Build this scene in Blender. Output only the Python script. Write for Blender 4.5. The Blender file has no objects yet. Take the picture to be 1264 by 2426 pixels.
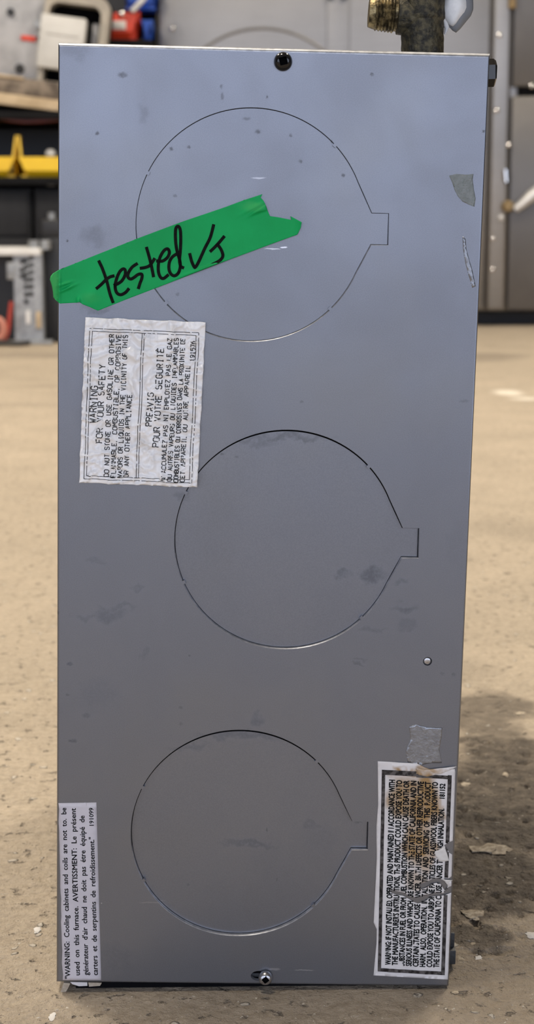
import bpy, bmesh, math, random
from mathutils import Vector, Matrix, noise
from mathutils.geometry import delaunay_2d_cdt
random.seed(7)
scene = bpy.context.scene
col = scene.collection
PI = math.pi

# ------------------------------------------------------------------ camera
# The furnace stands in its own frame (x right, y into the room, z up, front
# panel in the plane y = 0); it leans sideways on the floor by LEAN.
W, H = 0.19, 0.4397                      # front panel, metres
LEAN = 0.02309
M = Matrix.Translation((0, 0, W*math.sin(LEAN) + 0.0012)) @ Matrix.Rotation(LEAN, 4, 'Y')
FPX = 4000.0                             # focal length in pixels of the 1264 x 2426 frame
CR = Vector((0.999456, -0.023556, 0.023079))
CD = Vector((0.018626, -0.174298, -0.984517))
CF = Vector((0.027213, 0.984411, -0.173765))
CP = Vector((0.075135, -0.765762, 0.367701))
cam_local = Matrix(((CR.x, -CD.x, -CF.x, CP.x), (CR.y, -CD.y, -CF.y, CP.y),
                    (CR.z, -CD.z, -CF.z, CP.z), (0, 0, 0, 1)))
cam_d = bpy.data.cameras.new('camera')
cam = bpy.data.objects.new('camera', cam_d)
col.objects.link(cam)
cam.matrix_world = M @ cam_local
cam_d.sensor_fit = 'HORIZONTAL'
cam_d.sensor_width = 36.0
cam_d.lens = 36.0*FPX/1264.0
cam_d.clip_start = 0.05
cam_d.clip_end = 100
cam_d.dof.use_dof = True
cam_d.dof.focus_distance = 0.775
cam_d.dof.aperture_fstop = 34
scene.camera = cam

# ------------------------------------------------------------------ world
SKY = (0.79, 0.87, 1.07)
SKY_STRENGTH = 2.3
world = bpy.data.worlds.new('world')
scene.world = world
world.use_nodes = True
bg = world.node_tree.nodes['Background']
bg.inputs[0].default_value = (*SKY, 1)
bg.inputs[1].default_value = SKY_STRENGTH

scene.view_settings.view_transform = 'Standard'
scene.view_settings.look = 'None'
scene.view_settings.gamma = 1
scene.view_settings.use_curve_mapping = False
scene.view_settings.exposure = 0.08

LAMP_COLOR = (1.0, 0.90, 0.76)
LAMPS = [  # x, y, power of each ceiling fixture; rear pair added to light the cabinet
    (-1.5, 1.9, 78), (1.5, 2.1, 78), (-0.42, 0.08, 50), (-1.7, 4.6, 60), (1.9, 4.6, 50)]
CEIL = 3.1

# ------------------------------------------------------------------ pixel helpers
Rw = (M.to_3x3() @ CR); Dw = (M.to_3x3() @ CD); Fw = (M.to_3x3() @ CF); Pw = M @ CP
def P(px, py):                           # photo pixel -> (x, z) on the furnace front
    d = CF*FPX + CR*(px-632) + CD*(py-1213)
    q = CP + d*(-CP.y/d.y)
    return (q.x, q.z)
def at(px, py, Y):                       # photo pixel -> world point at depth Y
    d = Fw*FPX + Rw*(px-632) + Dw*(py-1213)
    return Pw + d*((Y-Pw.y)/d.y)
def ground(px, py):                      # photo pixel -> point on the floor
    d = Fw*FPX + Rw*(px-632) + Dw*(py-1213)
    return Pw + d*(-Pw.z/d.z)
def atl(px, py, y):                      # photo pixel -> furnace frame at depth y
    d = CF*FPX + CR*(px-632) + CD*(py-1213)
    return CP + d*((y-CP.y)/d.y)

# ------------------------------------------------------------------ materials
def new_mat(name):
    m = bpy.data.materials.new(name); m.use_nodes = True
    nt = m.node_tree
    return m, nt, nt.nodes['Principled BSDF']
def N(nt, t, **kw):
    n = nt.nodes.new(t)
    for k, v in kw.items(): setattr(n, k, v)
    return n
def noise_node(nt, vec, scale, detail=4, rough=0.55, dist=0):
    n = N(nt, 'ShaderNodeTexNoise')
    n.inputs['Scale'].default_value = scale; n.inputs['Detail'].default_value = detail
    n.inputs['Roughness'].default_value = rough; n.inputs['Distortion'].default_value = dist
    nt.links.new(vec, n.inputs['Vector'])
    return n.outputs['Fac']
def ramp(nt, fac, a, b, ca=(0, 0, 0, 1), cb=(1, 1, 1, 1)):
    r = N(nt, 'ShaderNodeMapRange', interpolation_type='SMOOTHSTEP')
    r.inputs[1].default_value = a; r.inputs[2].default_value = b
    nt.links.new(fac, r.inputs[0])
    return r.outputs[0]
def mix(nt, fac, a, b, blend='MIX'):
    n = N(nt, 'ShaderNodeMix', data_type='RGBA', blend_type=blend)
    if isinstance(fac, (int, float)): n.inputs[0].default_value = fac
    else: nt.links.new(fac, n.inputs[0])
    for i, c in ((6, a), (7, b)):
        if isinstance(c, tuple): n.inputs[i].default_value = (*c[:3], 1)
        else: nt.links.new(c, n.inputs[i])
    return n.outputs[2]
def math_n(nt, op, a, b=None):
    n = N(nt, 'ShaderNodeMath', operation=op)
    for i, c in ((0, a), (1, b)):
        if c is None: continue
        if isinstance(c, (int, float)): n.inputs[i].default_value = c
        else: nt.links.new(c, n.inputs[i])
    return n.outputs[0]
def bump(nt, bs, h, strength, dist):
    b = N(nt, 'ShaderNodeBump')
    b.inputs['Strength'].default_value = strength; b.inputs['Distance'].default_value = dist
    nt.links.new(h, b.inputs['Height']); nt.links.new(b.outputs[0], bs.inputs['Normal'])
def obj_coord(nt):
    return N(nt, 'ShaderNodeTexCoord').outputs['Object']
def simple(name, c, rough=0.5, metal=0.0, c2=None, scale=20, bmp=0.0, bscale=200, spec=None, coat=0):
    m, nt, bs = new_mat(name)
    oc = obj_coord(nt)
    c2 = c2 or tuple(x*0.8 for x in c)
    f = ramp(nt, noise_node(nt, oc, scale), 0.35, 0.65)
    nt.links.new(mix(nt, f, c, c2), bs.inputs['Base Color'])
    bs.inputs['Roughness'].default_value = rough; bs.inputs['Metallic'].default_value = metal
    if spec is not None: bs.inputs['Specular IOR Level'].default_value = spec
    if coat: bs.inputs['Coat Weight'].default_value = coat
    if bmp: bump(nt, bs, noise_node(nt, oc, bscale), bmp, 0.001)
    return m
def spots(nt, vec, items):
    """items: (x, z, rx, rz, strength, softness) -> max of all soft elliptic spots"""
    acc = None
    for x, z, rx, rz, s, soft in items:
        a = N(nt, 'ShaderNodeVectorMath', operation='SUBTRACT'); nt.links.new(vec, a.inputs[0]); a.inputs[1].default_value = (x, 0, z)
        b = N(nt, 'ShaderNodeVectorMath', operation='MULTIPLY'); nt.links.new(a.outputs[0], b.inputs[0]); b.inputs[1].default_value = (1/rx, 0, 1/rz)
        l = N(nt, 'ShaderNodeVectorMath', operation='LENGTH'); nt.links.new(b.outputs[0], l.inputs[0])
        r = N(nt, 'ShaderNodeMapRange', interpolation_type='SMOOTHSTEP')
        r.inputs[1].default_value = 1.0; r.inputs[2].default_value = 1.0-soft; r.inputs[3].default_value = 0; r.inputs[4].default_value = s
        nt.links.new(l.outputs['Value'], r.inputs[0])
        acc = r.outputs[0] if acc is None else math_n(nt, 'MAXIMUM', acc, r.outputs[0])
    return acc
def distort(nt, vec, scale, amp):
    n = N(nt, 'ShaderNodeTexNoise'); n.inputs['Scale'].default_value = scale; n.inputs['Detail'].default_value = 3
    nt.links.new(vec, n.inputs['Vector'])
    s = N(nt, 'ShaderNodeVectorMath', operation='SUBTRACT'); nt.links.new(n.outputs['Color'], s.inputs[0]); s.inputs[1].default_value = (.5, .5, .5)
    k = N(nt, 'ShaderNodeVectorMath', operation='SCALE'); nt.links.new(s.outputs[0], k.inputs[0]); k.inputs['Scale'].default_value = amp
    a = N(nt, 'ShaderNodeVectorMath', operation='ADD'); nt.links.new(vec, a.inputs[0]); nt.links.new(k.outputs[0], a.inputs[1])
    return a.outputs[0]
PXM = 0.000195
def px_spots(lst, soft):
    out = []
    for x, y, rx, ry, s in lst:
        c = P(x, y); out.append((c[0], c[1], rx*PXM, ry*PXM, s, soft))
    return out
def panel_material():
    m, nt, bs = new_mat('galvanised_panel')
    oc = obj_coord(nt)
    small = [(290, 178, 14, 9, .5), (230, 316, 6, 6, .6), (405, 352, 6, 6, .55), (447, 348, 5, 5, .5), (611, 312, 9, 7, .5),
             (584, 281, 13, 5, .3), (688, 320, 5, 6, .5), (712, 382, 6, 6, .55), (813, 416, 6, 6, .55), (414, 464, 6, 5, .4),
             (880, 176, 6, 6, .5), (632, 229, 4, 6, .5), (785, 336, 4, 4, .5), (159, 570, 4, 4, .9), (420, 697, 6, 6, .45),
             (1145, 311, 5, 5, .6), (714, 952, 7, 4, .35), (165, 1573, 10, 6, .6), (204, 1695, 14, 8, .4), (172, 1755, 14, 6, .6),
             (160, 1646, 6, 5, .35), (525, 1077, 6, 5, .5), (560, 1084, 6, 5, .35), (449, 1553, 4, 4, .4), (428, 1676, 7, 5, .3),
             (428, 1715, 7, 5, .3), (524, 205, 5, 7, .4), (526, 228, 5, 12, .35), (1074, 1598, 7, 7, .4), (1047, 1596, 8, 6, .2),
             (632, 1970, 3, 8, .5), (656, 2088, 3, 5, .35), (137, 1452, 5, 6, .5), (445, 2100, 5, 4, .3), (1098, 950, 16, 6, .25)]
    large = [(340, 265, 26, 30, .16), (222, 560, 40, 30, .22), (255, 1455, 48, 28, .38), (200, 1458, 40, 12, .28), (290, 1437, 45, 10, .3),
             (230, 1330, 30, 12, .2), (330, 1393, 20, 10, .25), (235, 1650, 75, 55, .16), (880, 1364, 48, 24, .55), (812, 1366, 28, 16, .45),
             (958, 1437, 38, 18, .45), (950, 1378, 22, 10, .35), (880, 1490, 48, 9, .3), (960, 1480, 30, 16, .25), (850, 1562, 26, 6, .25),
             (850, 1575, 24, 7, .35), (607, 1706, 20, 24, .4), (590, 2004, 90, 10, .38), (735, 1960, 30, 14, .2), (430, 1170, 24, 20, .35),
             (340, 1550, 16, 18, .2), (760, 1990, 60, 60, .1), (180, 120, 50, 28, .15), (232, 733, 55, 14, .3), (1080, 1300, 40, 90, .08),
             (500, 1250, 90, 180, .06), (690, 1034, 130, 13, .42), (600, 1046, 80, 12, .3), (570, 1748, 140, 18, .42), (450, 1775, 70, 14, .3), (852, 1953, 20, 8, .5), (270, 2270, 60, 50, .18)]  # upper arcs of the lower two knock-outs: dirt with recess shade painted in
    dark = math_n(nt, 'MAXIMUM', spots(nt, distort(nt, oc, 900, 0.0016), px_spots(small, .7)),
                  spots(nt, distort(nt, oc, 160, 0.012), px_spots(large, .75)))
    g = ramp(nt, noise_node(nt, oc, 600, 3), 0.25, 0.6)
    dark = math_n(nt, 'MULTIPLY', dark, math_n(nt, 'ADD', math_n(nt, 'MULTIPLY', g, 0.5), 0.5))
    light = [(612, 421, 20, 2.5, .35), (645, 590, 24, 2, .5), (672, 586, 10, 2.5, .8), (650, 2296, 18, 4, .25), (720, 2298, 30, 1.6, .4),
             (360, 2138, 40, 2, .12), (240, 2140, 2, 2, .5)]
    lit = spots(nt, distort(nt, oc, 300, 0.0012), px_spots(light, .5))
    blotch = ramp(nt, noise_node(nt, oc, 16, 4, .5, .4), 0.3, 0.7)
    base = mix(nt, blotch, (0.238, 0.253, 0.292), (0.214, 0.225, 0.256))
    warm = ramp(nt, noise_node(nt, oc, 9, 3), 0.45, 0.75)
    base = mix(nt, math_n(nt, 'MULTIPLY', warm, .35), base, (0.25, 0.245, 0.232))
    grain = noise_node(nt, oc, 2200, 2)
    base = mix(nt, ramp(nt, grain, .3, .7), base, mix(nt, 1.0, base, (.9, .9, .91), 'MULTIPLY'))
    base = mix(nt, dark, base, (0.075, 0.078, 0.085))
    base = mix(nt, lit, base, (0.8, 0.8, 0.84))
    nt.links.new(base, bs.inputs['Base Color'])
    bs.inputs['Metallic'].default_value = 0.85
    rr = math_n(nt, 'ADD', math_n(nt, 'MULTIPLY', blotch, 0.05), 0.33)
    nt.links.new(math_n(nt, 'ADD', rr, math_n(nt, 'MULTIPLY', dark, 0.25)), bs.inputs['Roughness'])
    bump(nt, bs, grain, 0.05, 0.0002)
    return m
def concrete_material():
    m, nt, bs = new_mat('concrete_floor')
    oc = obj_coord(nt)
    big = ramp(nt, noise_node(nt, oc, 1.3, 5, .6, .5), .3, .7)
    mid = ramp(nt, noise_node(nt, oc, 9, 6, .65), .3, .72)
    fine = ramp(nt, noise_node(nt, oc, 170, 5, .7), .3, .72)
    base = mix(nt, big, (0.56, 0.465, 0.35), (0.48, 0.40, 0.30))
    base = mix(nt, math_n(nt, 'MULTIPLY', mid, .42), base, (0.34, 0.285, 0.215))
    base = mix(nt, math_n(nt, 'MULTIPLY', fine, .62), base, mix(nt, 1.0, base, (.62, .6, .58), 'MULTIPLY'))
    # grease and damp dirt beside the furnace with some shadow painted in, older oil spots further back
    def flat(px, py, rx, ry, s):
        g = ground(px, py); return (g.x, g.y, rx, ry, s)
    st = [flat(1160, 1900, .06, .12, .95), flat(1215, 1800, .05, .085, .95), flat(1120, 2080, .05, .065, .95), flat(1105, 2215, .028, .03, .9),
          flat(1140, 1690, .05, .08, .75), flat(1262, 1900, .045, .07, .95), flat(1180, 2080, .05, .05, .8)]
    st2 = [flat(1150, 845, .16, .18, .6), flat(1220, 1245, .1, .12, .25), flat(60, 842, .2, .1, .45), flat(95, 915, .1, .07, .3), flat(30, 960, .12, .05, .2), flat(1200, 2330, .10, .10, .45), flat(650, 2420, .11, .05, .35), flat(1120, 1560, .05, .05, .3)]  # two front spots darken the floor; the central one paints the furnace shadow
    def floor_spots(vec, items, soft):
        acc = None
        for x, y, rx, ry, s in items:
            a = N(nt, 'ShaderNodeVectorMath', operation='SUBTRACT'); nt.links.new(vec, a.inputs[0]); a.inputs[1].default_value = (x, y, 0)
            b = N(nt, 'ShaderNodeVectorMath', operation='MULTIPLY'); nt.links.new(a.outputs[0], b.inputs[0]); b.inputs[1].default_value = (1/rx, 1/ry, 0)
            l = N(nt, 'ShaderNodeVectorMath', operation='LENGTH'); nt.links.new(b.outputs[0], l.inputs[0])
            r = N(nt, 'ShaderNodeMapRange', interpolation_type='SMOOTHSTEP')
            r.inputs[1].default_value = 1; r.inputs[2].default_value = 1-soft; r.inputs[3].default_value = 0; r.inputs[4].default_value = s
            nt.links.new(l.outputs['Value'], r.inputs[0])
            acc = r.outputs[0] if acc is None else math_n(nt, 'MAXIMUM', acc, r.outputs[0])
        return acc
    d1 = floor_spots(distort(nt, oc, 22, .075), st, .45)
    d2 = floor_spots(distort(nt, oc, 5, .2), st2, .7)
    g2 = ramp(nt, noise_node(nt, oc, 70, 5, .7), .2, .62)
    d1 = math_n(nt, 'MULTIPLY', d1, math_n(nt, 'ADD', math_n(nt, 'MULTIPLY', g2, .38), .62))
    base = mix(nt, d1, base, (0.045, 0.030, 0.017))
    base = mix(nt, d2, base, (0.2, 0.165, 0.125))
    pale = floor_spots(distort(nt, oc, 12, .06), [flat(1205, 930, .05, .07, .8), flat(1250, 945, .05, .05, .7)], .7)
    base = mix(nt, pale, base, (0.85, 0.78, 0.66))
    # pale aggregate and dark pits
    vo = N(nt, 'ShaderNodeTexVoronoi', feature='F1'); vo.inputs['Scale'].default_value = 120; nt.links.new(distort(nt, oc, 60, .01), vo.inputs['Vector'])
    sel = math_n(nt, 'GREATER_THAN', N_sep(nt, vo.outputs['Color']), 0.9)
    chip = math_n(nt, 'MULTIPLY', ramp(nt, vo.outputs['Distance'], .32, .18), sel)
    base = mix(nt, math_n(nt, 'MULTIPLY', chip, .55), base, (0.72, 0.67, 0.58))
    pit = ramp(nt, noise_node(nt, distort(nt, oc, 200, .004), 105, 4, .6), .60, .70)
    base = mix(nt, math_n(nt, 'MULTIPLY', pit, .6), base, (0.13, 0.105, 0.08))
    nt.links.new(base, bs.inputs['Base Color'])
    nt.links.new(math_n(nt, 'SUBTRACT', 0.82, math_n(nt, 'MULTIPLY', d1, .2)), bs.inputs['Roughness'])
    hgt = math_n(nt, 'ADD', math_n(nt, 'ADD', math_n(nt, 'MULTIPLY', noise_node(nt, oc, 60, 6, .7), 1.0), math_n(nt, 'MULTIPLY', chip, .35)), math_n(nt, 'MULTIPLY', pit, -.4))
    bump(nt, bs, hgt, 0.9, 0.009)
    return m
def N_sep(nt, c):
    s = N(nt, 'ShaderNodeSeparateColor'); nt.links.new(c, s.inputs[0]); return s.outputs[0]
def paper_material(name, c, stains, stain_c=(0.42, 0.28, 0.13), rough=0.42):
    m, nt, bs = new_mat(name)
    oc = obj_coord(nt)
    base = mix(nt, ramp(nt, noise_node(nt, oc, 60, 4), .35, .7), c, tuple(x*.9 for x in c))
    if stains:
        s = spots(nt, distort(nt, oc, 90, .02), px_spots(stains, .7))
        s = math_n(nt, 'MULTIPLY', s, math_n(nt, 'ADD', math_n(nt, 'MULTIPLY', noise_node(nt, oc, 260, 4), .9), .6))
        base = mix(nt, s, base, stain_c)
    nt.links.new(base, bs.inputs['Base Color'])
    bs.inputs['Roughness'].default_value = rough
    bump(nt, bs, noise_node(nt, oc, 700, 3), .12, .0003)
    return m

MT = {}
MT['panel'] = panel_material()
MT['lit_bare_edge'] = simple('lit_cut_edge', (.62, .63, .66), .42, .9, c2=(.45, .46, .49), scale=300)  # pale metal for up-facing edges, with overhead light painted in
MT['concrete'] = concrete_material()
MT['shell'] = simple('shell_steel', (.30, .31, .33), .5, .7)
MT['black_gap'] = simple('dark_interior', (.006, .006, .007), .95, spec=.05)  # near-black standing in for shade inside gaps and recesses
MT['black_metal'] = simple('black_screw', (.008, .008, .009), .16, 0, spec=.5)
MT['zinc'] = simple('zinc_screw', (.62, .62, .64), .3, .95, c2=(.4, .4, .42), scale=900)
MT['bracket'] = simple('dark_bracket', (.045, .047, .05), .55, .3, bmp=.3, bscale=900)
MT['tape'] = None
MT['ink'] = simple('printed_ink', (.010, .010, .011), .8, spec=.12)
MT['ink_grey'] = simple('grey_ink', (.016, .016, .018), .8, c2=(.06, .06, .06), scale=500, spec=.12)
MT['ink_worn'] = simple('worn_frame_ink', (.016, .013, .012), .7, c2=(.11, .10, .095), scale=420, spec=.2)
MT['marker'] = simple('marker_ink', (.004, .005, .005), .8, c2=(.008, .010, .008), scale=700, spec=.1)
MT['paper1'] = paper_material('crinkled_paper', (.95, .935, .92), [(395, 985, 40, 30, .35), (440, 990, 30, 20, .35), (345, 1040, 30, 14, .3), (420, 790, 40, 14, .25), (300, 890, 30, 20, .18)], (.5, .44, .36), .27)
MT['paper2'] = paper_material('flat_paper', (.60, .575, .615), [])
MT['paper3'] = paper_material('torn_paper', (.72, .695, .685), [(1000, 1905, 62, 120, 1.0), (985, 1995, 48, 90, .9), (958, 1820, 40, 16, .9), (1010, 1825, 60, 20, .8), (1015, 2020, 34, 80, .7), (965, 1890, 60, 90, .85), (1035, 1900, 22, 90, .6), (985, 2085, 40, 40, .5)], (.36, .22, .085))
MT['residue'] = simple('adhesive_residue', (.26, .285, .285), .6, .4, c2=(.22, .245, .24), scale=400, bmp=.6, bscale=900)
MT['glue'] = simple('clear_glue', (.30, .315, .345), .34, .8, c2=(.24, .25, .275), scale=300, bmp=.2, bscale=700)
MT['brass'] = simple('dirty_brass', (.105, .088, .048), .55, .4, c2=(.022, .02, .014), scale=330, bmp=1.0, bscale=420)
MT['brass_thread'] = simple('brass_thread', (.36, .28, .14), .42, .75, c2=(.05, .038, .02), scale=300, bmp=.5, bscale=600)
MT['sealant'] = simple('white_sealant', (.86, .86, .85), .5, 0, c2=(.68, .69, .7), scale=120)
MT['sealant_rim'] = simple('grey_sealant_rim', (.23, .24, .255), .5, .2)
MT['cream'] = simple('cream_scrap', (.55, .48, .38), .7, 0, c2=(.35, .29, .22), scale=200)
def tape_material():
    m, nt, bs = new_mat('green_tape')
    oc = obj_coord(nt)
    base = mix(nt, ramp(nt, noise_node(nt, oc, 40, 4), .3, .7), (0.004, 0.40, 0.105), (0.003, 0.34, 0.085))
    cx, cz = P(116, 663)
    fade = spots(nt, distort(nt, oc, 200, .003), [(cx, cz, .0055, .02, .5, .6)] + px_spots([(600, 490, 40, 16, .3), (215, 705, 30, 20, .18)], .8))
    base = mix(nt, fade, base, (.10, .50, .14))
    nt.links.new(base, bs.inputs['Base Color'])
    bs.inputs['Roughness'].default_value = .6; bs.inputs['Specular IOR Level'].default_value = .22
    bump(nt, bs, noise_node(nt, oc, 900, 3), .12, .0003)
    return m
MT['tape'] = tape_material()
# background
def brushed_steel():
    m, nt, bs = new_mat('brushed_stainless')
    oc = obj_coord(nt)
    mp = N(nt, 'ShaderNodeMapping'); mp.inputs['Scale'].default_value = (1, 1, 60); nt.links.new(oc, mp.inputs[0])
    br = noise_node(nt, mp.outputs[0], 6, 4)
    bl = ramp(nt, noise_node(nt, oc, 3.0, 4), .3, .7)
    base = mix(nt, bl, (.33, .315, .30), (.28, .268, .255))
    base = mix(nt, ramp(nt, br, .3, .7), base, mix(nt, 1.0, base, (.9, .9, .9), 'MULTIPLY'))
    nt.links.new(base, bs.inputs['Base Color'])
    bs.inputs['Metallic'].default_value = .85; bs.inputs['Roughness'].default_value = .36
    bump(nt, bs, br, .08, .001)
    return m
MT['stainless'] = brushed_steel()
MT['shaded_steel'] = simple('shaded_stainless', (.17, .16, .15), .4, .8, c2=(.14, .132, .125), scale=4)  # stainless darkened: the doors' dimmer reflection is put into the colour
MT['bolt'] = simple('polished_bolt', (.9, .88, .85), .12, 1.0, c2=(.8, .78, .76))
MT['satin'] = simple('satin_metal', (.72, .71, .70), .4, .6)
MT['brown_knob'] = simple('brown_knob', (.30, .21, .10), .5, .2)
MT['dark_rubber'] = simple('dark_rubber', (.02, .02, .022), .7)
MT['yellow'] = simple('yellow_plastic', (.86, .56, .012), .4, 0, c2=(.80, .50, .01), scale=12)
MT['red'] = simple('red_plastic', (.75, .06, .02), .4)
MT['blue'] = simple('blue_plastic', (.02, .10, .55), .4)
MT['white_plastic'] = simple('white_plastic', (.62, .61, .58), .5, 0, c2=(.54, .53, .50), scale=9)
MT['beige_frame'] = simple('beige_enamel', (.44, .395, .325), .5, 0, c2=(.33, .30, .25), scale=15)
MT['grey_enamel'] = simple('grey_enamel', (.46, .46, .47), .5, .1, c2=(.33, .33, .34), scale=14, bmp=.2)
MT['wood'] = simple('plank_wood', (.60, .47, .31), .7, 0, c2=(.45, .34, .21), scale=16)
MT['dirty_wood'] = simple('dirty_wood', (.26, .21, .16), .8, 0, c2=(.09, .07, .055), scale=22)
MT['shelf_steel'] = simple('shelf_steel', (.008, .008, .009), .8, 0, spec=.15)
MT['dark_drawer'] = simple('dark_drawer', (.020, .020, .022), .6, 0, spec=.25)
MT['black_plastic'] = simple('black_plastic', (.014, .014, .016), .45)
MT['galv'] = simple('galvanised_case', (.40, .41, .42), .5, .55, c2=(.28, .29, .30), scale=30)
MT['white_lid'] = simple('white_lid', (.78, .77, .75), .5)
MT['wall'] = simple('workshop_wall', (.11, .11, .115), .85, 0, c2=(.09, .09, .09), scale=2)
MT['ceiling'] = simple('workshop_ceiling', (.33, .32, .30), .9, 0, c2=(.28, .27, .26), scale=2)
MT['red_wire'] = simple('red_wire', (.5, .06, .04), .4)
MT['salmon'] = simple('salmon_hose', (.6, .23, .16), .4)
MT['maroon'] = simple('maroon_wire', (.10, .015, .02), .4)
MT['paper'] = simple('scrap_paper', (.75, .72, .68), .7)
MT['stone'] = simple('pale_stone', (.50, .43, .33), .8, 0, c2=(.27, .22, .16), scale=260, bmp=1.0, bscale=400)
MT['dark_stone'] = simple('dark_stone', (.12, .09, .065), .8, 0, c2=(.07, .05, .035), scale=150)
MT['fixture'] = simple('fixture_enamel', (.8, .8, .78), .5)
def emit(name, c, s):
    m, nt, bs = new_mat(name)
    bs.inputs['Base Color'].default_value = (*c, 1)
    bs.inputs['Emission Color'].default_value = (*c, 1); bs.inputs['Emission Strength'].default_value = s
    return m
MT['tube'] = emit('lit_tube', LAMP_COLOR, 9)

# ------------------------------------------------------------------ mesh helpers
def link(name, me, m, parent=None, smooth=None):
    o = bpy.data.objects.new(name, me); col.objects.link(o)
    if m: me.materials.append(MT[m] if isinstance(m, str) else m)
    if parent: o.parent = parent
    if smooth is not None:
        for p in me.polygons: p.use_smooth = True
        me.set_sharp_from_angle(angle=math.radians(smooth))
    return o
class MB:
    def __init__(s): s.v = []; s.f = []
    def add(s, v, f):
        b = len(s.v); s.v += [tuple(x) for x in v]; s.f += [tuple(i+b for i in q) for q in f]; return s
    def box(s, a, b):
        x0, y0, z0 = a; x1, y1, z1 = b
        return s.add([(x0, y0, z0), (x1, y0, z0), (x1, y1, z0), (x0, y1, z0), (x0, y0, z1), (x1, y0, z1), (x1, y1, z1), (x0, y1, z1)],
                     [(0, 3, 2, 1), (4, 5, 6, 7), (0, 1, 5, 4), (1, 2, 6, 5), (2, 3, 7, 6), (3, 0, 4, 7)])
    def tube(s, pts, r, n=10, cap=True):
        pts = [Vector(p) for p in pts]; rings = []
        rs = r if isinstance(r, (list, tuple)) else [r]*len(pts)
        up = None
        for i, p in enumerate(pts):
            t = (pts[min(i+1, len(pts)-1)] - pts[max(i-1, 0)]).normalized()
            if up is None: up = Vector((0, 0, 1)) if abs(t.z) < .9 else Vector((1, 0, 0))
            a = (up - t*up.dot(t)).normalized(); up = a; b = t.cross(a)
            rings.append([p + (a*math.cos(2*PI*k/n) + b*math.sin(2*PI*k/n))*rs[i] for k in range(n)])
        v = [q for R in rings for q in R]; f = []
        for i in range(len(pts)-1):
            for k in range(n):
                f.append((i*n+k, i*n+(k+1) % n, (i+1)*n+(k+1) % n, (i+1)*n+k))
        if cap: f += [tuple(range(n))[::-1], tuple((len(pts)-1)*n+k for k in range(n))]
        return s.add(v, f)
    def prism(s, poly, y0, y1, f3=None):                 # polygon (x, z) CCW, extruded in y
        f3 = f3 or (lambda x, y, z: (x, y, z)); n = len(poly)
        v = [f3(x, y0, z) for x, z in poly] + [f3(x, y1, z) for x, z in poly]
        f = [tuple(range(n)), tuple(range(2*n-1, n-1, -1))] + [(i, i+n, (i+1) % n+n, (i+1) % n) for i in range(n)]
        return s.add(v, f)
    def mesh(s, name):
        me = bpy.data.meshes.new(name); me.from_pydata(s.v, [], s.f); me.update(); return me
    def build(s, name, m, parent=None, smooth=None, bevel=0, seg=2):
        me = s.mesh(name)
        if bevel:
            bm = bmesh.new(); bm.from_mesh(me)
            bmesh.ops.bevel(bm, geom=bm.edges[:], offset=bevel, segments=seg, affect='EDGES', profile=.5, clamp_overlap=True)
            bm.to_mesh(me); bm.free(); smooth = 40 if smooth is None else smooth
        return link(name, me, m, parent, smooth)
def tag(o, label=None, cat=None, group=None, kind=None):
    if label: o['label'] = label
    if cat: o['category'] = cat
    if group: o['group'] = group
    if kind: o['kind'] = kind
    return o
def empty(name, loc=(0, 0, 0), rot=(0, 0, 0)):
    o = bpy.data.objects.new(name, None); col.objects.link(o); o.location = loc; o.rotation_euler = rot
    o.empty_display_size = .05
    return o
def inside(p, poly):
    x, y = p; c = False; n = len(poly); j = n-1
    for i in range(n):
        xi, yi = poly[i]; xj, yj = poly[j]
        if (yi > y) != (yj > y) and x < (xj-xi)*(y-yi)/(yj-yi)+xi: c = not c
        j = i
    return c
def cdt(outer, holes=(), pts=()):
    """triangulate a polygon with holes and extra inner points"""
    v = []; e = []
    for loop in [outer, *holes]:
        b = len(v); n = len(loop); v += [Vector(p) for p in loop]; e += [(b+i, b+(i+1) % n) for i in range(n)]
    v += [Vector(p) for p in pts]
    vo, eo, fo, *_ = delaunay_2d_cdt(v, e, [], 0, 1e-7)
    tri = []
    for f in fo:
        c = sum((vo[i] for i in f), Vector((0, 0)))/len(f)
        if not inside(c, outer) or any(inside(c, h) for h in holes): continue
        a = [vo[i] for i in f]
        if (a[1]-a[0]).cross(a[2]-a[0]) < 0: f = f[::-1]
        tri.append(tuple(f))
    return [tuple(p) for p in vo], tri
def sub(loop, step):                                     # resample a closed loop
    out = []
    n = len(loop)
    for i in range(n):
        a = Vector(loop[i]); b = Vector(loop[(i+1) % n]); k = max(1, int((b-a).length/step))
        out += [tuple(a.lerp(b, j/k)) for j in range(k)]
    return out
def grid_pts(outer, step, margin=.4):
    xs = [p[0] for p in outer]; ys = [p[1] for p in outer]; out = []
    y = min(ys)+step/2; r = 0
    while y < max(ys):
        x = min(xs)+step*(.5 if r % 2 else 1)
        while x < max(xs):
            p = (x+random.uniform(-.1, .1)*step, y+random.uniform(-.1, .1)*step)
            if inside(p, outer) and inside((x+margin*step, y), outer) and inside((x-margin*step, y), outer) and inside((x, y+margin*step), outer) and inside((x, y-margin*step), outer):
                out.append(p)
            x += step
        y += step*.87; r += 1
    return out
def lathe(mb, prof, n, f3):
    """prof: (radius, height) list; f3 maps (a, b, h) to a point"""
    rings = [[f3(r*math.cos(2*PI*k/n), r*math.sin(2*PI*k/n), h) for k in range(n)] for r, h in prof]
    v = [q for R in rings for q in R]; f = []
    for i in range(len(prof)-1):
        for k in range(n): f.append((i*n+k, i*n+(k+1) % n, (i+1)*n+(k+1) % n, (i+1)*n+k))
    f.append(tuple((len(prof)-1)*n+k for k in range(n))); f.append(tuple(range(n))[::-1])
    mb.add(v, f)

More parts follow.
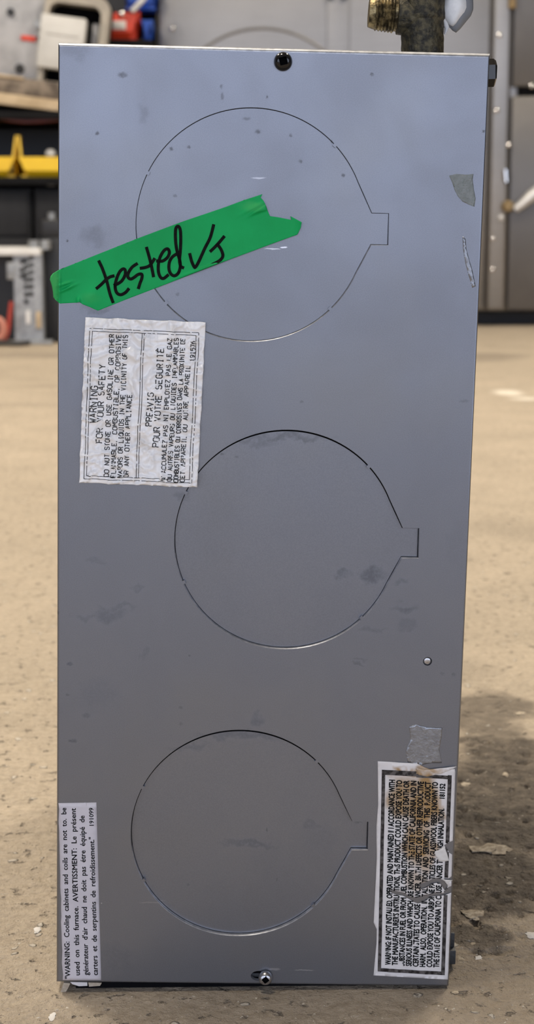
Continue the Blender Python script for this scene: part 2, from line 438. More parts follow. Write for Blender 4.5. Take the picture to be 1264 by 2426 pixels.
# ================================================================== THE SETTING
# broad slab with a finely modelled, pitted stretch round the furnace
FX0, FX1, FY0, FY1, FS = -.13, .35, -.075, .65, .0017
def sstep(a, b_, t): t = min(1, max(0, (t-a)/(b_-a))); return t*t*(3-2*t)
dirt = [(ground(px, py), rx, ry) for px, py, rx, ry in ((1165, 1880, .055, .15), (1130, 2080, .045, .07), (1240, 1820, .05, .09), (1110, 2215, .03, .03))]
def floor_z(x, y):
    ed = min(sstep(FX0, FX0+.02, x), sstep(FX1, FX1-.02, x), sstep(FY0, FY0+.01, y), sstep(FY1, FY1-.08, y))
    dx = max(-.002-x, 0, x-W-.001); dy = max(-.003-y, 0, y-.30)
    ed *= sstep(.0, .012, math.hypot(dx, dy))
    if ed <= 0: return 0.0
    dm = max([0]+[1-sstep(.6, 1.1, math.hypot((x-c.x)/rx, (y-c.y)/ry)) for c, rx, ry in dirt])
    n1 = noise.noise(Vector((x*55, y*42, 1.7))); n2 = noise.noise(Vector((x*170, y*110, 4.1))); n3 = noise.noise(Vector((x*420, y*330, 2.3)))
    h = .0007*n1 + .0005*n2 + .00022*n3
    pit = sstep(.12, .5, n2*.75+n3*.25+n1*.3)
    return ed*(h - pit*(.0011+.0026*dm) + dm*(.0006*n1+.0006*n3))
nx = int((FX1-FX0)/FS); ny = int((FY1-FY0)/FS)
V = [(FX0+(FX1-FX0)*i/nx, FY0+(FY1-FY0)*j/ny) for j in range(ny+1) for i in range(nx+1)]
V = [(x, y, floor_z(x, y)) for x, y in V]
F = [(j*(nx+1)+i, j*(nx+1)+i+1, (j+1)*(nx+1)+i+1, (j+1)*(nx+1)+i) for j in range(ny) for i in range(nx)]
b = MB(); b.v = V; b.f = F
xs_ = [-7, FX0, FX1, 7]; ys_ = [-14, FY0, FY1, 7.2]
for i in range(3):
    for j in range(3):
        if i == j == 1: continue
        b.add([(xs_[i], ys_[j], 0), (xs_[i+1], ys_[j], 0), (xs_[i+1], ys_[j+1], 0), (xs_[i], ys_[j+1], 0)], [(0, 1, 2, 3)])
b.add([(-7, -14, -.1), (7, -14, -.1), (7, 7.2, -.1), (-7, 7.2, -.1)], [(3, 2, 1, 0)])
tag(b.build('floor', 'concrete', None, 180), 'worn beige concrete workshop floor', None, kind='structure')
tag(MB().box((-7, 7.2, 0), (7, 7.4, CEIL)).build('wall_back', 'wall'), 'dark workshop wall behind the shelving', kind='structure')
tag(MB().box((-7.2, -4.5, 0), (-7, 7.4, CEIL)).build('wall_left', 'wall'), 'dark side wall of the workshop', kind='structure')
tag(MB().box((7, -4.5, 0), (7.2, 7.4, CEIL)).build('wall_right', 'wall'), 'dark right-hand wall of the workshop', kind='structure')
tag(MB().box((-7.2, -4.5, CEIL), (7.2, 7.4, CEIL+.15)).build('ceiling', 'ceiling'), 'workshop ceiling', kind='structure')

tag(MB().box((-7.2, -4.7, 2.6), (7.2, -4.5, CEIL+.15)).build('wall_front', 'wall'), 'unseen header wall added above the open door to trim the sky light', kind='structure')  # unseen; added to limit how much sky reaches the furnace
for i, (lx, ly, pw) in enumerate(LAMPS):
    t = empty('ceiling_light', (lx, ly, CEIL), (0, 0, PI/2))
    tag(t, 'white two-tube fluorescent batten on the workshop ceiling', 'light', 'ceiling battens')
    MB().box((-.62, -.09, -.06), (.62, .09, 0)).build('housing', 'fixture', t, bevel=.01)
    for s in (-1, 1):
        MB().tube([(-.58, s*.045, -.082), (.58, s*.045, -.082)], .013, 12).build('tube', 'tube', t, smooth=40)
    ld = bpy.data.lights.new('tube_light', 'AREA'); ld.shape = 'RECTANGLE'; ld.size = 1.16; ld.size_y = .14; ld.energy = pw; ld.color = LAMP_COLOR
    lo = bpy.data.objects.new('tube_light', ld); col.objects.link(lo); lo.parent = t; lo.location = (0, 0, -.1)

# ================================================================== THE FURNACE
furn = empty('furnace'); furn.matrix_world = M
tag(furn, 'grey sheet-metal furnace standing on end on the floor, with green tape and warning labels', 'furnace')

# ---- knock-outs
KO = [(0.086211, 0.362404, 0.0009, .0, .0), (0.105359, 0.219364, 0.0020, .004, .002), (0.086615, 0.076551, 0.0024, .003, -.002)]
KR = 0.0514
def ko_outline(cx, cz, gap):
    R = KR-gap; a0 = math.asin(.0200/KR); out = []
    n = 120
    out = [(cx+R*math.cos(a0+(2*PI-2*a0)*i/n), cz+R*math.sin(a0+(2*PI-2*a0)*i/n)) for i in range(n+1)]
    hb, ht = -.0071+gap, .0068-gap
    x1, x2 = .0538, .0614-gap
    out += [(cx+.0503-gap, cz-.0142+gap*.6), (cx+x1-gap*.4, cz+hb), (cx+x2, cz+hb), (cx+x2, cz+ht), (cx+x1-gap*.4, cz+ht), (cx+.0503-gap, cz+.0140-gap*.6)]
    return out
holes = [ko_outline(k[0], k[1], 0) for k in KO]
hx, hz = P(613, 2312)
holes.append([(hx+.0040*math.cos(a*PI/10), hz+.0026*math.sin(a*PI/10)) for a in range(20)])     # slotted hole of the lower screw
rx_, rz_ = P(1012, 1567)
holes.append([(rx_+.0021*math.cos(a*PI/12), rz_+.0021*math.sin(a*PI/12)) for a in range(24)])    # drilled hole
r = .0024
rs = .0011                                                        # bend radius at the sides and bottom
outer = sub([(rs, rs), (W-rs, rs), (W-rs, H-r), (rs, H-r)], .02)
CH = .0005
def widen(h):                                                     # pressed edge, broadest along the lower side of the hole
    n = len(h); out = []
    for i in range(n):
        t = (Vector(h[(i+1) % n])-Vector(h[i-1])).normalized(); nn = Vector((t.y, -t.x))
        k = CH*(.3+.7*max(0, -nn.y)**.6); out.append((h[i][0]+nn.x*k, h[i][1]+nn.y*k))
    return out
wide = [widen(h) for h in holes[:3]] + holes[3:]
vs, tr = cdt(outer, wide)
TH = .0027
mb = MB()
mb.add([(x, 0, z) for x, z in vs], tr)
mb.add([(x, TH, z) for x, z in vs], [t[::-1] for t in tr])
for h, w_ in zip(holes, wide):
    n = len(h); V = []
    V += [(x, 0, z) for x, z in w_]
    if h is not w_:
        for a, b_ in ((.45, .3), (1, 1.2)):
            V += [(p[0]+(q[0]-p[0])*a, CH*b_, p[1]+(q[1]-p[1])*a) for p, q in zip(w_, h)]
    V += [(x, TH, z) for x, z in h]
    mb.add(V, [(j*n+i, j*n+(i+1) % n, (j+1)*n+(i+1) % n, (j+1)*n+i) for j in range(len(V)//n-1) for i in range(n)])
def loop(k, i_): return [(rs*k+i_[0], i_[1], rs*k+i_[0]), (W-rs*k-i_[0], i_[1], rs*k+i_[0]), (W-rs*k-i_[0], i_[2], H-r*k-i_[0]), (rs*k+i_[0], i_[2], H-r*k-i_[0])]
L = []
for i in range(8):
    a = i/7*PI/2; L.append(loop(1-math.sin(a), (0, rs*(1-math.cos(a)), r*(1-math.cos(a)))))
L.append(loop(0, (0, .019, .019))); L.append(loop(0, (.0009, .019, .019))); L.append(loop(0, (.0009, .003, .003)))
v = [q for l in L for q in l]; f = []
for i in range(len(L)-1):
    for k in range(4): f.append((i*4+k, (i+1)*4+k, (i+1)*4+(k+1) % 4, i*4+(k+1) % 4))
mb.add(v, f)
me = mb.mesh('front_panel')
bm = bmesh.new(); bm.from_mesh(me); bmesh.ops.remove_doubles(bm, verts=bm.verts, dist=1e-6); bmesh.ops.recalc_face_normals(bm, faces=bm.faces); bm.to_mesh(me); bm.free()
fp = link('front_panel', me, 'panel', furn, 35)
me.materials.append(MT['lit_bare_edge'])
for p_ in me.polygons:                                            # flat faces stay flat, up-facing bends and cut edges go pale: bare metal plus painted light
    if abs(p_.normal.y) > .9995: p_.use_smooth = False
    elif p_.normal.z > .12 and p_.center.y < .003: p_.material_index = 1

nicks = [[(350, 410), (785, 735), (397, 714), (795, 342)], [(434, 1380), (857, 1465), (872, 1106), (440, 1168)], [(338, 1866), (336, 2088), (743, 2147), (750, 1804)]]
for (cx, cz, rec, tilt, tx), nk, drop in zip(KO, nicks, (.0001, .0006, .0011)):
    o = ko_outline(cx, cz, .00013 if drop < .0003 else .00026)
    o = [(x, z-(drop*(z-cz)/KR if z > cz else 0)) for x, z in o]
    vs, tr = cdt(o, (), grid_pts(o, .012))
    yy = lambda x, z: rec + tilt*(z-cz)*.3 + tx*(x-cx)*.1
    mb = MB(); mb.add([(x, yy(x, z), z) for x, z in vs], tr)
    n = len(o); mb.add([(x, yy(x, z), z) for x, z in o] + [(x, yy(x, z)+.0008, z) for x, z in o], [(i, i+n, (i+1) % n+n, (i+1) % n) for i in range(n)])
    mb.add([(x, yy(x, z)+.0008, z) for x, z in vs], [t[::-1] for t in tr])
    disc = link('knockout_disc', mb.mesh('knockout_disc'), 'panel', furn)
    for px, py in nk:
        q = P(px, py); a = math.atan2(q[1]-cz, q[0]-cx); x = cx+KR*math.cos(a); z = cz+KR*math.sin(a)
        ct, st_ = math.cos(a), math.sin(a); bb = MB()
        rot = lambda u, w: (x+u*ct-w*st_, z+u*st_+w*ct)
        bb.prism([rot(*p) for p in ((-.0009, -.0009), (.0007, -.0007), (.0007, .0008), (-.0010, .0008))], -.0001, rec+.0006)
        bb.build('bridge_tab', 'panel', disc)

# ---- shell behind the front panel
sh = MB().box((.0014, .0045, .0014), (W-.0014, .30, H-.0014))
sh.build('cabinet_shell', 'shell', furn, bevel=.0008)
bp = MB().box((.004, .0036, .004), (W-.004, .0046, H-.004)); bp.build('gap_shade', 'black_gap', furn)  # added black sheet that gives the knock-out gaps their inside shade
# runners under the shell, one on each side
MB().box((W-.030, .03, -.0020), (W-.010, .28, .0014)).build('runner', 'bracket', furn)
MB().box((.012, .05, -.0050), (.030, .28, .0014)).build('runner', 'bracket', furn)

fz = lambda x: -(W*math.sin(LEAN)+.0012)/math.cos(LEAN) + x*math.tan(LEAN) + .0002   # floor seen from the leaning furnace
MB().prism([(.009, fz(.009)), (W-.003, fz(W-.003)), (W-.003, .0016), (.009, .0016)], .0045, .02).build('shade_strip', 'black_gap', furn)  # added black strip standing in for the shade under the furnace
# ---- screws
def screw(name, loc, R, hgt, m, axis='front', rot=0.0, parent=furn, lab=None, sq=.42, collar=True):
    """pan head screw with a square socket"""
    n = 40; mb = MB()
    f3 = (lambda a, b_, h: (loc[0]+a, loc[1]-h, loc[2]+b_)) if axis == 'front' else (lambda a, b_, h: (loc[0]+h, loc[1]+a, loc[2]+b_))
    rings = []
    for r_, h in ([(1.0, 0), (1.0, .16), (.985, .34), (.93, .55), (.83, .75), (.70, .89), (.58, .96)]):
        rings.append([(R*r_*math.cos(2*PI*k/n), R*r_*math.sin(2*PI*k/n), hgt*h) for k in range(n)])
    def sqp(k, s):
        a = 2*PI*k/n; c, d = math.cos(a), math.sin(a); q = s/max(abs(c), abs(d)); u, w = c*q, d*q
        return (u*math.cos(rot)-w*math.sin(rot), u*math.sin(rot)+w*math.cos(rot))
    def sqa(k):
        a = 2*PI*k/n-rot; c, d = math.cos(a), math.sin(a); q = R*sq/max(abs(c), abs(d)); u, w = c*q, d*q
        return (u*math.cos(rot)-w*math.sin(rot), u*math.sin(rot)+w*math.cos(rot))
    for s_, h in ((1.0, 1.0), (.97, .96), (.9, .2)):
        rings.append([(sqa(k)[0]*s_, sqa(k)[1]*s_, hgt*h) for k in range(n)])
    v = [f3(*q) for R_ in rings for q in R_]; f = []
    for i in range(len(rings)-1):
        for k in range(n): f.append((i*n+k, i*n+(k+1) % n, (i+1)*n+(k+1) % n, (i+1)*n+k))
    f.append(tuple((len(rings)-1)*n+k for k in range(n)))
    if axis != 'front': pass
    mb.add(v, f); me = mb.mesh(name)
    bm = bmesh.new(); bm.from_mesh(me); bmesh.ops.recalc_face_normals(bm, faces=bm.faces)
    bm.to_mesh(me); bm.free()
    o = link(name, me, m, parent, 38)
    me.materials.append(MT['black_gap'])                            # shade inside the socket, painted black
    for p_ in list(me.polygons)[-(n+1):]: p_.material_index = 1
    if lab: o['label'] = lab
    return o
x, z = P(670, 146); screw('screw', (x, .0002, z), .0041, .0042, 'black_metal', rot=.25, lab='glossy black screw near the top edge')
x, z = P(628, 2313); screw('screw', (x, -.0012, z), .0034, .0030, 'zinc', rot=.7, lab='silver zinc screw at the bottom edge')
mb = MB(); lathe(mb, [(.0022, 0), (.0022, .010)], 20, lambda a, b_, h: (x+a, -.0014+h, z+b_)); mb.build('screw_shank', 'zinc', furn, 38)
x, z = P(1160, 166); MB().tube([(W-.001, .017, z), (W+.0044, .017, z+.0003), (W+.0052, .017, z+.0003)], [.0062, .0062, .0054], 6).build('side_bolt', 'black_metal', furn)['label'] = 'black hexagonal bolt sticking out of the side of the cabinet'
# hollow rivet in the drilled hole
mb = MB(); lathe(mb, [(.0019, .0022), (.0019, .0010), (.00165, .0006), (.0012, .0004), (.0006, .00035)], 24, lambda a, b_, h: (rx_-.00005+a, h, rz_+.00008+b_))
me = mb.mesh('rivet'); bm = bmesh.new(); bm.from_mesh(me); bmesh.ops.recalc_face_normals(bm, faces=bm.faces); bm.to_mesh(me); bm.free()
link('rivet', me, 'zinc', furn, 40)['label'] = 'small bright rivet set in a drilled hole'

# ---- printed labels
def quad_map(bl, tl, br, tr):
    A, B, C, D = (Vector(P(*q)) for q in (bl, tl, br, tr))
    return lambda s, t: (A*(1-s)+B*s)*(1-t) + (C*(1-s)+D*s)*t
GLY = {'A': [[(0, 0), (2, 6), (4, 0)], [(.7, 2), (3.3, 2)]], 'B': [[(0, 0), (0, 6), (3, 6), (4, 5), (4, 4), (3, 3), (0, 3)], [(3, 3), (4, 2), (4, 1), (3, 0), (0, 0)]],
 'C': [[(4, 5), (3, 6), (1, 6), (0, 5), (0, 1), (1, 0), (3, 0), (4, 1)]], 'D': [[(0, 0), (0, 6), (3, 6), (4, 5), (4, 1), (3, 0), (0, 0)]],
 'E': [[(4, 0), (0, 0), (0, 6), (4, 6)], [(0, 3), (3, 3)]], 'F': [[(0, 0), (0, 6), (4, 6)], [(0, 3), (3, 3)]],
 'G': [[(4, 5), (3, 6), (1, 6), (0, 5), (0, 1), (1, 0), (3, 0), (4, 1), (4, 3), (2.4, 3)]], 'H': [[(0, 0), (0, 6)], [(4, 0), (4, 6)], [(0, 3), (4, 3)]],
 'I': [[(2, 0), (2, 6)], [(1, 0), (3, 0)], [(1, 6), (3, 6)]], 'J': [[(4, 6), (4, 1), (3, 0), (1, 0), (0, 1)]], 'L': [[(0, 6), (0, 0), (4, 0)]],
 'M': [[(0, 0), (0, 6), (2, 3), (4, 6), (4, 0)]], 'N': [[(0, 0), (0, 6), (4, 0), (4, 6)]], 'O': [[(1, 0), (0, 1), (0, 5), (1, 6), (3, 6), (4, 5), (4, 1), (3, 0), (1, 0)]],
 'P': [[(0, 0), (0, 6), (3, 6), (4, 5), (4, 4), (3, 3), (0, 3)]], 'Q': [[(1, 0), (0, 1), (0, 5), (1, 6), (3, 6), (4, 5), (4, 1), (3, 0), (1, 0)], [(2.5, 1.5), (4.2, -.2)]],
 'R': [[(0, 0), (0, 6), (3, 6), (4, 5), (4, 4), (3, 3), (0, 3)], [(2.2, 3), (4, 0)]], 'S': [[(4, 5), (3, 6), (1, 6), (0, 5), (0, 4), (1, 3), (3, 3), (4, 2), (4, 1), (3, 0), (1, 0), (0, 1)]],
 'T': [[(2, 0), (2, 6)], [(0, 6), (4, 6)]], 'U': [[(0, 6), (0, 1), (1, 0), (3, 0), (4, 1), (4, 6)]], 'V': [[(0, 6), (2, 0), (4, 6)]],
 'W': [[(0, 6), (1, 0), (2, 4), (3, 0), (4, 6)]], 'X': [[(0, 0), (4, 6)], [(0, 6), (4, 0)]], 'Y': [[(0, 6), (2, 3), (4, 6)], [(2, 3), (2, 0)]], 'Z': [[(0, 6), (4, 6), (0, 0), (4, 0)]],
 '1': [[(1, 5), (2, 6), (2, 0)], [(1, 0), (3, 0)]], '5': [[(4, 6), (0, 6), (0, 3.4), (3, 3.6), (4, 2.6), (4, 1), (3, 0), (1, 0), (0, 1)]],
 '6': [[(3.6, 6), (1.4, 5.4), (0, 3), (0, 1), (1, 0), (3, 0), (4, 1), (4, 2.4), (3, 3.3), (1, 3.3), (0, 2.3)]], '7': [[(0, 6), (4, 6), (1.5, 0)]],
 '9': [[(.4, 0), (2.6, .6), (4, 3), (4, 5), (3, 6), (1, 6), (0, 5), (0, 3.6), (1, 2.7), (3, 2.7), (4, 3.7)]],
 '.': [[(.6, 0), (1, .4)]], ',': [[(1.2, .6), (.6, -1)]], "'": [[(1, 6), (.8, 4.6)]]}
GLY['É'] = GLY['E'] + [[(1.2, 7.8), (2.6, 6.8)]]
def ribbon(mb, pts, w, f3, caps=True):
    """flat stroke of constant width along 2D points; f3 maps (u, v) to 3D"""
    p = [Vector(q) for q in pts]; n = len(p); lft = []; rgt = []
    for i in range(n):
        d = Vector((0, 0))
        if i > 0: d += (p[i]-p[i-1]).normalized()
        if i < n-1: d += (p[i+1]-p[i]).normalized()
        d = d.normalized() if d.length > 1e-6 else (p[min(i+1, n-1)]-p[max(i-1, 0)]).normalized()
        nn = Vector((-d.y, d.x)); k = w/2
        if 0 < i < n-1:
            c = nn.dot(Vector((-(p[i]-p[i-1]).normalized().y, (p[i]-p[i-1]).normalized().x))); k = w/2/max(.45, c)
        q = p[i].copy()
        if caps and i == 0: q -= d*w*.4
        if caps and i == n-1: q += d*w*.4
        lft.append(q+nn*k); rgt.append(q-nn*k)
    mb.add([f3(*q) for q in lft] + [f3(*q) for q in rgt], [(i, n+i, n+i+1, i+1) for i in range(n-1)])
def stroke_line(mb, txt, s0, s1, base, cap, f3, wid):
    """plotter lettering: text runs along s, letters rise towards smaller t"""
    adv = 5.6; tot = len(txt)*adv-1.6; k = (s1-s0)/tot
    for i, ch in enumerate(txt):
        for st in GLY.get(ch, []):
            pts = []
            for a, b_ in zip(st[:-1], st[1:]):                    # split long strokes so they follow the creases
                m_ = max(1, int(max(abs(a[0]-b_[0]), abs(a[1]-b_[1]))/1.6))
                pts += [(a[0]+(b_[0]-a[0])*j/m_, a[1]+(b_[1]-a[1])*j/m_) for j in range(m_)]
            pts.append(st[-1])
            uv = [((s0+(i*adv+u)*k), (base-w_*cap/6)) for u, w_ in pts]
            ribbon(mb, uv, wid, f3, False)
def both_sided_up(me):                                            # make all faces look towards -y
    bm = bmesh.new(); bm.from_mesh(me)
    for fc in bm.faces:
        fc.normal_update()
        if fc.normal.y > 0: fc.normal_flip()
    bm.to_mesh(me); bm.free()
def flat_sheet(name, mat, parent, outline, hgt, step, cull=(), thick=.00012):
    """paper: outline in panel (x, z); hgt(x, z) = height towards the viewer"""
    o = sub(outline, step)
    hs = [sub(h, step) for h in cull]
    vs, tr = cdt(o, hs, grid_pts(outline, step))
    me = bpy.data.meshes.new(name)
    me.from_pydata([(x, -hgt(x, z), z) for x, z in vs], [], tr); me.update()
    both_sided_up(me)
    ob = link(name, me, mat, parent, 180)
    sm = ob.modifiers.new('thickness', 'SOLIDIFY'); sm.thickness = thick; sm.offset = -1
    return ob
def fold_noise(x, z, sc, seed):
    p = Vector((x*sc, z*sc, seed)); q = p + Vector((noise.noise(p*.7), noise.noise(p*.7+Vector((5, 3, 1))), 0))*.9
    return (1-abs(noise.noise(q))*2.2)
# -- crinkled label
Q1 = quad_map((188, 1142), (203, 751), (467, 1153), (487, 763))
def h1(x, z):
    a = max(0, fold_noise(x*.55, z, 150, 3.1))**2*.0017 + max(0, fold_noise(x, z, 270, 8.4))**3*.0014 + noise.noise(Vector((x*70, z*90, 1.2)))*.0008
    return .0010 + a
out1 = []
for (s0, t0), (s1, t1) in (((0, 0), (0, 1)), ((0, 1), (1, 1)), ((1, 1), (1, 0)), ((1, 0), (0, 0))):
    for i in range(30):
        k = i/30; s = s0+(s1-s0)*k; t = t0+(t1-t0)*k
        w_ = Q1(s, t); d = .00035
        out1.append((w_.x+d*noise.noise(Vector((s*9, t*9, 3))), w_.y+d*noise.noise(Vector((s*9, t*9, 9)))))
lab1 = flat_sheet('safety_label', 'paper1', furn, out1, h1, .00075)
lab1['label'] = 'crinkled white safety label with thin capital lettering in two ruled boxes'
def L1(off):
    def f3(s, t):
        ww = Q1(s, t)
        wob = .0003*noise.noise(Vector((ww.x*90, ww.y*90, 5)))
        return (ww.x+wob, -(h1(ww.x, ww.y)+off), ww.y)
    return f3
lines1 = [('WARNING', .37, .59, .125, .055), ('FOR YOUR SAFETY', .25, .72, .182, .05), ('DO NOT STORE OR USE GASOLINE OR OTHER', .045, .905, .245, .038),
          ('FLAMMABLE, COMBUSTIBLE, OR CORROSIVE', .04, .905, .302, .038), ('VAPORS OR LIQUIDS IN THE VICINITY OF THIS', .045, .902, .357, .038),
          ('OR ANY OTHER APPLIANCE.', .045, .57, .412, .038), ('PREAVIS', .365, .565, .592, .05), ('POUR VOTRE SEGURITÉ', .24, .835, .66, .05),
          ("N'ACCUMULEZ PAS NI EMPLOYEZ PAS LE GAZ", .035, .895, .725, .036), ('OU AUTRES VAPEURS OU LIQUIDES INFLAMMABLES', .035, .897, .78, .036),
          ('COMBUSTIBLES OU CORROSIVES DANS LA PROXIMITE DE', .03, .897, .835, .036), ('CET APPAREIL OU AUTRE APPAREIL', .03, .735, .888, .036), ('191576', .765, .885, .921, .034)]
mb = MB()
def iso1(off):                                   # work in metres inside the label so that strokes keep one width
    o0 = Q1(0, 0); ls = (Q1(1, 0)-o0).length; lt = (Q1(0, 1)-o0).length
    g = L1(off)
    return (lambda u, v: g(u/ls, v/lt)), ls, lt
g1, LS, LT = iso1(.0002)
for txt, s0, s1, ba, cp in lines1:
    stroke_line(mb, txt, s0*LS, s1*LS, ba*LT, cp*LT, g1, .00036 if cp < .045 else .00040)
me = mb.mesh('printed_text'); both_sided_up(me); link('printed_text', me, 'ink_grey', lab1)
mb = MB()
def rule(a, c, w=.00024):
    k = 60
    ribbon(mb, [((a[0]+(c[0]-a[0])*i/k)*LS, (a[1]+(c[1]-a[1])*i/k)*LT) for i in range(k+1)], w, g1, False)
for ins in (0, .018):
    s0, s1, t0, t1 = .026+ins, .936-ins*.9, .04+ins*1.2, .95-ins*1.2
    for a, c in (((s0, t0), (s1, t0)), ((s1, t0), (s1, t1)), ((s1, t1), (s0, t1)), ((s0, t1), (s0, t0))): rule(a, c)
for t in (.478, .496): rule((.044, t), (.92, t))
me = mb.mesh('border_rules'); both_sided_up(me); link('border_rules', me, 'ink', lab1)

# -- outline-font printing
def text_mesh(txt, bold=.0):
    cu = bpy.data.curves.new('txt', 'FONT'); cu.body = txt; cu.size = 1; cu.resolution_u = 2; cu.offset = bold
    ob = bpy.data.objects.new('txt', cu); col.objects.link(ob)
    dg = bpy.context.evaluated_depsgraph_get()
    me = bpy.data.meshes.new_from_object(ob.evaluated_get(dg))
    bm = bmesh.new(); bm.from_mesh(me); bmesh.ops.triangulate(bm, faces=bm.faces)
    vs = [tuple(v_.co[:2]) for v_ in bm.verts]; fs = [tuple(v_.index for v_ in f_.verts) for f_ in bm.faces]
    bm.free(); bpy.data.meshes.remove(me); bpy.data.objects.remove(ob); bpy.data.curves.remove(cu)
    return vs, fs
def print_line(mb, txt, s0, s1, base, cap, Q, hgt, off, bold=.0, cull=(), wear=None):
    vs0, fs0 = text_mesh(txt); vs = []; fs = []
    for dx, dy in ((0, 0), (bold, 0), (bold*.5, bold*.4), (bold*.5, -bold*.4)):          # heavier strokes
        b0 = len(vs); vs += [(x+dx, y+dy) for x, y in vs0]; fs += [tuple(i+b0 for i in f_) for f_ in fs0]
    x0 = min(v_[0] for v_ in vs); x1 = max(v_[0] for v_ in vs)
    pos = []
    for x, y in vs:
        q = Q(s0+(x-x0)/(x1-x0)*(s1-s0), base-y*cap/.69); pos.append((q.x, q.y))
    keep = []
    for f_ in fs:
        c = (sum(pos[i][0] for i in f_)/3, sum(pos[i][1] for i in f_)/3)
        if any(inside(c, h) for h in cull): continue
        if wear and wear(*c): continue
        keep.append(f_)
    mb.add([(x, -(hgt(x, z)+off), z) for x, z in pos], keep)
# -- flat bilingual label
Q2 = quad_map((148.6, 2324), (138.5, 1902.5), (239.6, 2324), (228.3, 1901))
h2 = lambda x, z: .00018 + .00006*noise.noise(Vector((x*60, z*60, 0)))
out2 = []
for (s0, t0), (s1, t1) in (((0.006, 0), (0.006, 1)), ((0.006, 1), (1, 1)), ((1, 1), (1, 0)), ((1, 0), (0.006, 0))):
    for i in range(30):
        k = i/30; s = s0+(s1-s0)*k; t = t0+(t1-t0)*k; w_ = Q2(s, t)
        d = .0006*noise.noise(Vector((s*14, 2, 3))) if t == 0 and 0.02 < s < .97 else 0
        out2.append((w_.x+d, w_.y))
lab2 = flat_sheet('cooling_label', 'paper2', furn, out2, h2, .003)
lab2['label'] = 'flat pale strip label with four lines of English and French text'
mb = MB()
for txt, s0, s1, ba, cp in (('"WARNING:  Cooling  cabinets  and  coils  are  not  to.  be', .013, .975, .2, .135), ('used  on  this  furnace.  AVERTISSMENT:  Le  présent', .033, .972, .45, .135),
                            ("générateur  d'air  chaud  ne  doit  pas  étre  équipé  de", .033, .93, .675, .135), ('carters  et  de  serpentins  de  refroidissement."', .033, .81, .915, .135), ('191099', .873, .972, .915, .115)):
    print_line(mb, txt, s0, s1, ba, cp, Q2, h2, .00008, .045)
me = mb.mesh('printed_text'); both_sided_up(me); link('printed_text', me, 'ink', lab2)

# -- torn bold label
Q3 = quad_map((884, 2310), (894, 1803), (1060, 2320), (1078, 1813))
def h3(x, z):
    return .0003 + max(0, fold_noise(x, z, 95, 4.4))**3*.00035 + noise.noise(Vector((x*60, z*45, 6)))*.00012
zt = lambda pts: [P(880+a/5.496, 1960+b_/5.496) for a, b_ in pts]
tear1 = zt([(240, 818), (262, 808), (320, 826), (420, 846), (500, 900), (580, 908), (640, 892), (700, 872), (850, 842), (930, 852), (1000, 770), (1080, 740), (1080, 835), (1030, 845), (940, 880), (830, 893), (770, 905), (700, 945), (650, 975), (600, 990), (560, 975), (500, 940), (440, 905), (400, 885), (320, 875), (255, 852)])
tear2 = zt([(615, 745), (650, 722), (690, 708), (740, 690), (780, 665), (840, 652), (890, 662), (940, 690), (985, 755), (975, 800), (945, 815), (915, 770), (895, 735), (865, 715), (800, 725), (740, 758), (690, 788), (640, 800)])
tear3 = zt([(940, 228), (1000, 190), (1045, 172), (1090, 150), (1090, 372), (1045, 352), (1010, 332), (990, 300), (960, 262)])
tear4 = zt([(930, 655), (1000, 662), (1040, 630), (1085, 610), (1085, 700), (1040, 690), (975, 690)])
cull3 = [tear1, tear2, tear3, tear4]
out3 = [tuple(Q3(*q)) for q in ((0, 0), (0, .5), (0, 1), (.3, 1.004), (.6, .998), (.97, 1.0), (.985, .99), (.972, .85), (.966, .75), (.985, .6), (1.0, .5), (1.0, .35), (1.0, .1), (1.0, 0), (.8, .015), (.7, 0), (.55, .012), (.4, 0), (.25, -.012), (.22, .03), (.15, .03))]
lab3 = flat_sheet('california_label', 'paper3', furn, out3, h3, .0014, cull3)
lab3.name = 'torn_warning_label'; lab3['label'] = 'torn, brown-stained warning label with a thick black frame and bold text'
wear3 = lambda x, z: noise.noise(Vector((x*420, z*420, 2.2))) > .56 or noise.noise(Vector((x*130, z*130, 7))) > .72
txt3 = ['WARNING: IF NOT INSTALLED, OPERATED AND MAINTAINED IN ACCORDANCE WITH', "THE MANUFACTURER'S INSTRUCTIONS, THIS PRODUCT COULD EXPOSE YOU TO",
        'SUBSTANCES IN FUEL OR FROM FUEL COMBUSTION WHICH CAN CAUSE DEATH OR', 'SERIOUS ILLNESS AND WHICH ARE KNOWN TO THE STATE OF CALIFORNIA AND IN',
        'CERTAIN STATES TO CAUSE CANCER, BIRTH DEFECTS OR OTHER REPRODUCTIVE', 'HARM.  ALSO,  OPERATION,  INSTALLATION  AND  SERVICING  OF  THIS  PRODUCT',
        'COULD EXPOSE YOU TO AIRBORNE PARTICLES OF GLASSWOOL FIBERS KNOWN TO', 'THE STATE OF CALIFORNIA TO CAUSE CANCER THROUGH INHALATION.']
mb = MB()
for i, tx in enumerate(txt3):
    print_line(mb, tx, .054, .92 if i < 7 else .80, .226+.0925*i, .074, Q3, h3, .00012, .11, cull3, wear3)
print_line(mb, '181152', .845, .915, .226+.0925*7, .066, Q3, h3, .00012, .11, cull3, wear3)
me = mb.mesh('printed_text'); both_sided_up(me); link('printed_text', me, 'ink', lab3)
mb = MB()
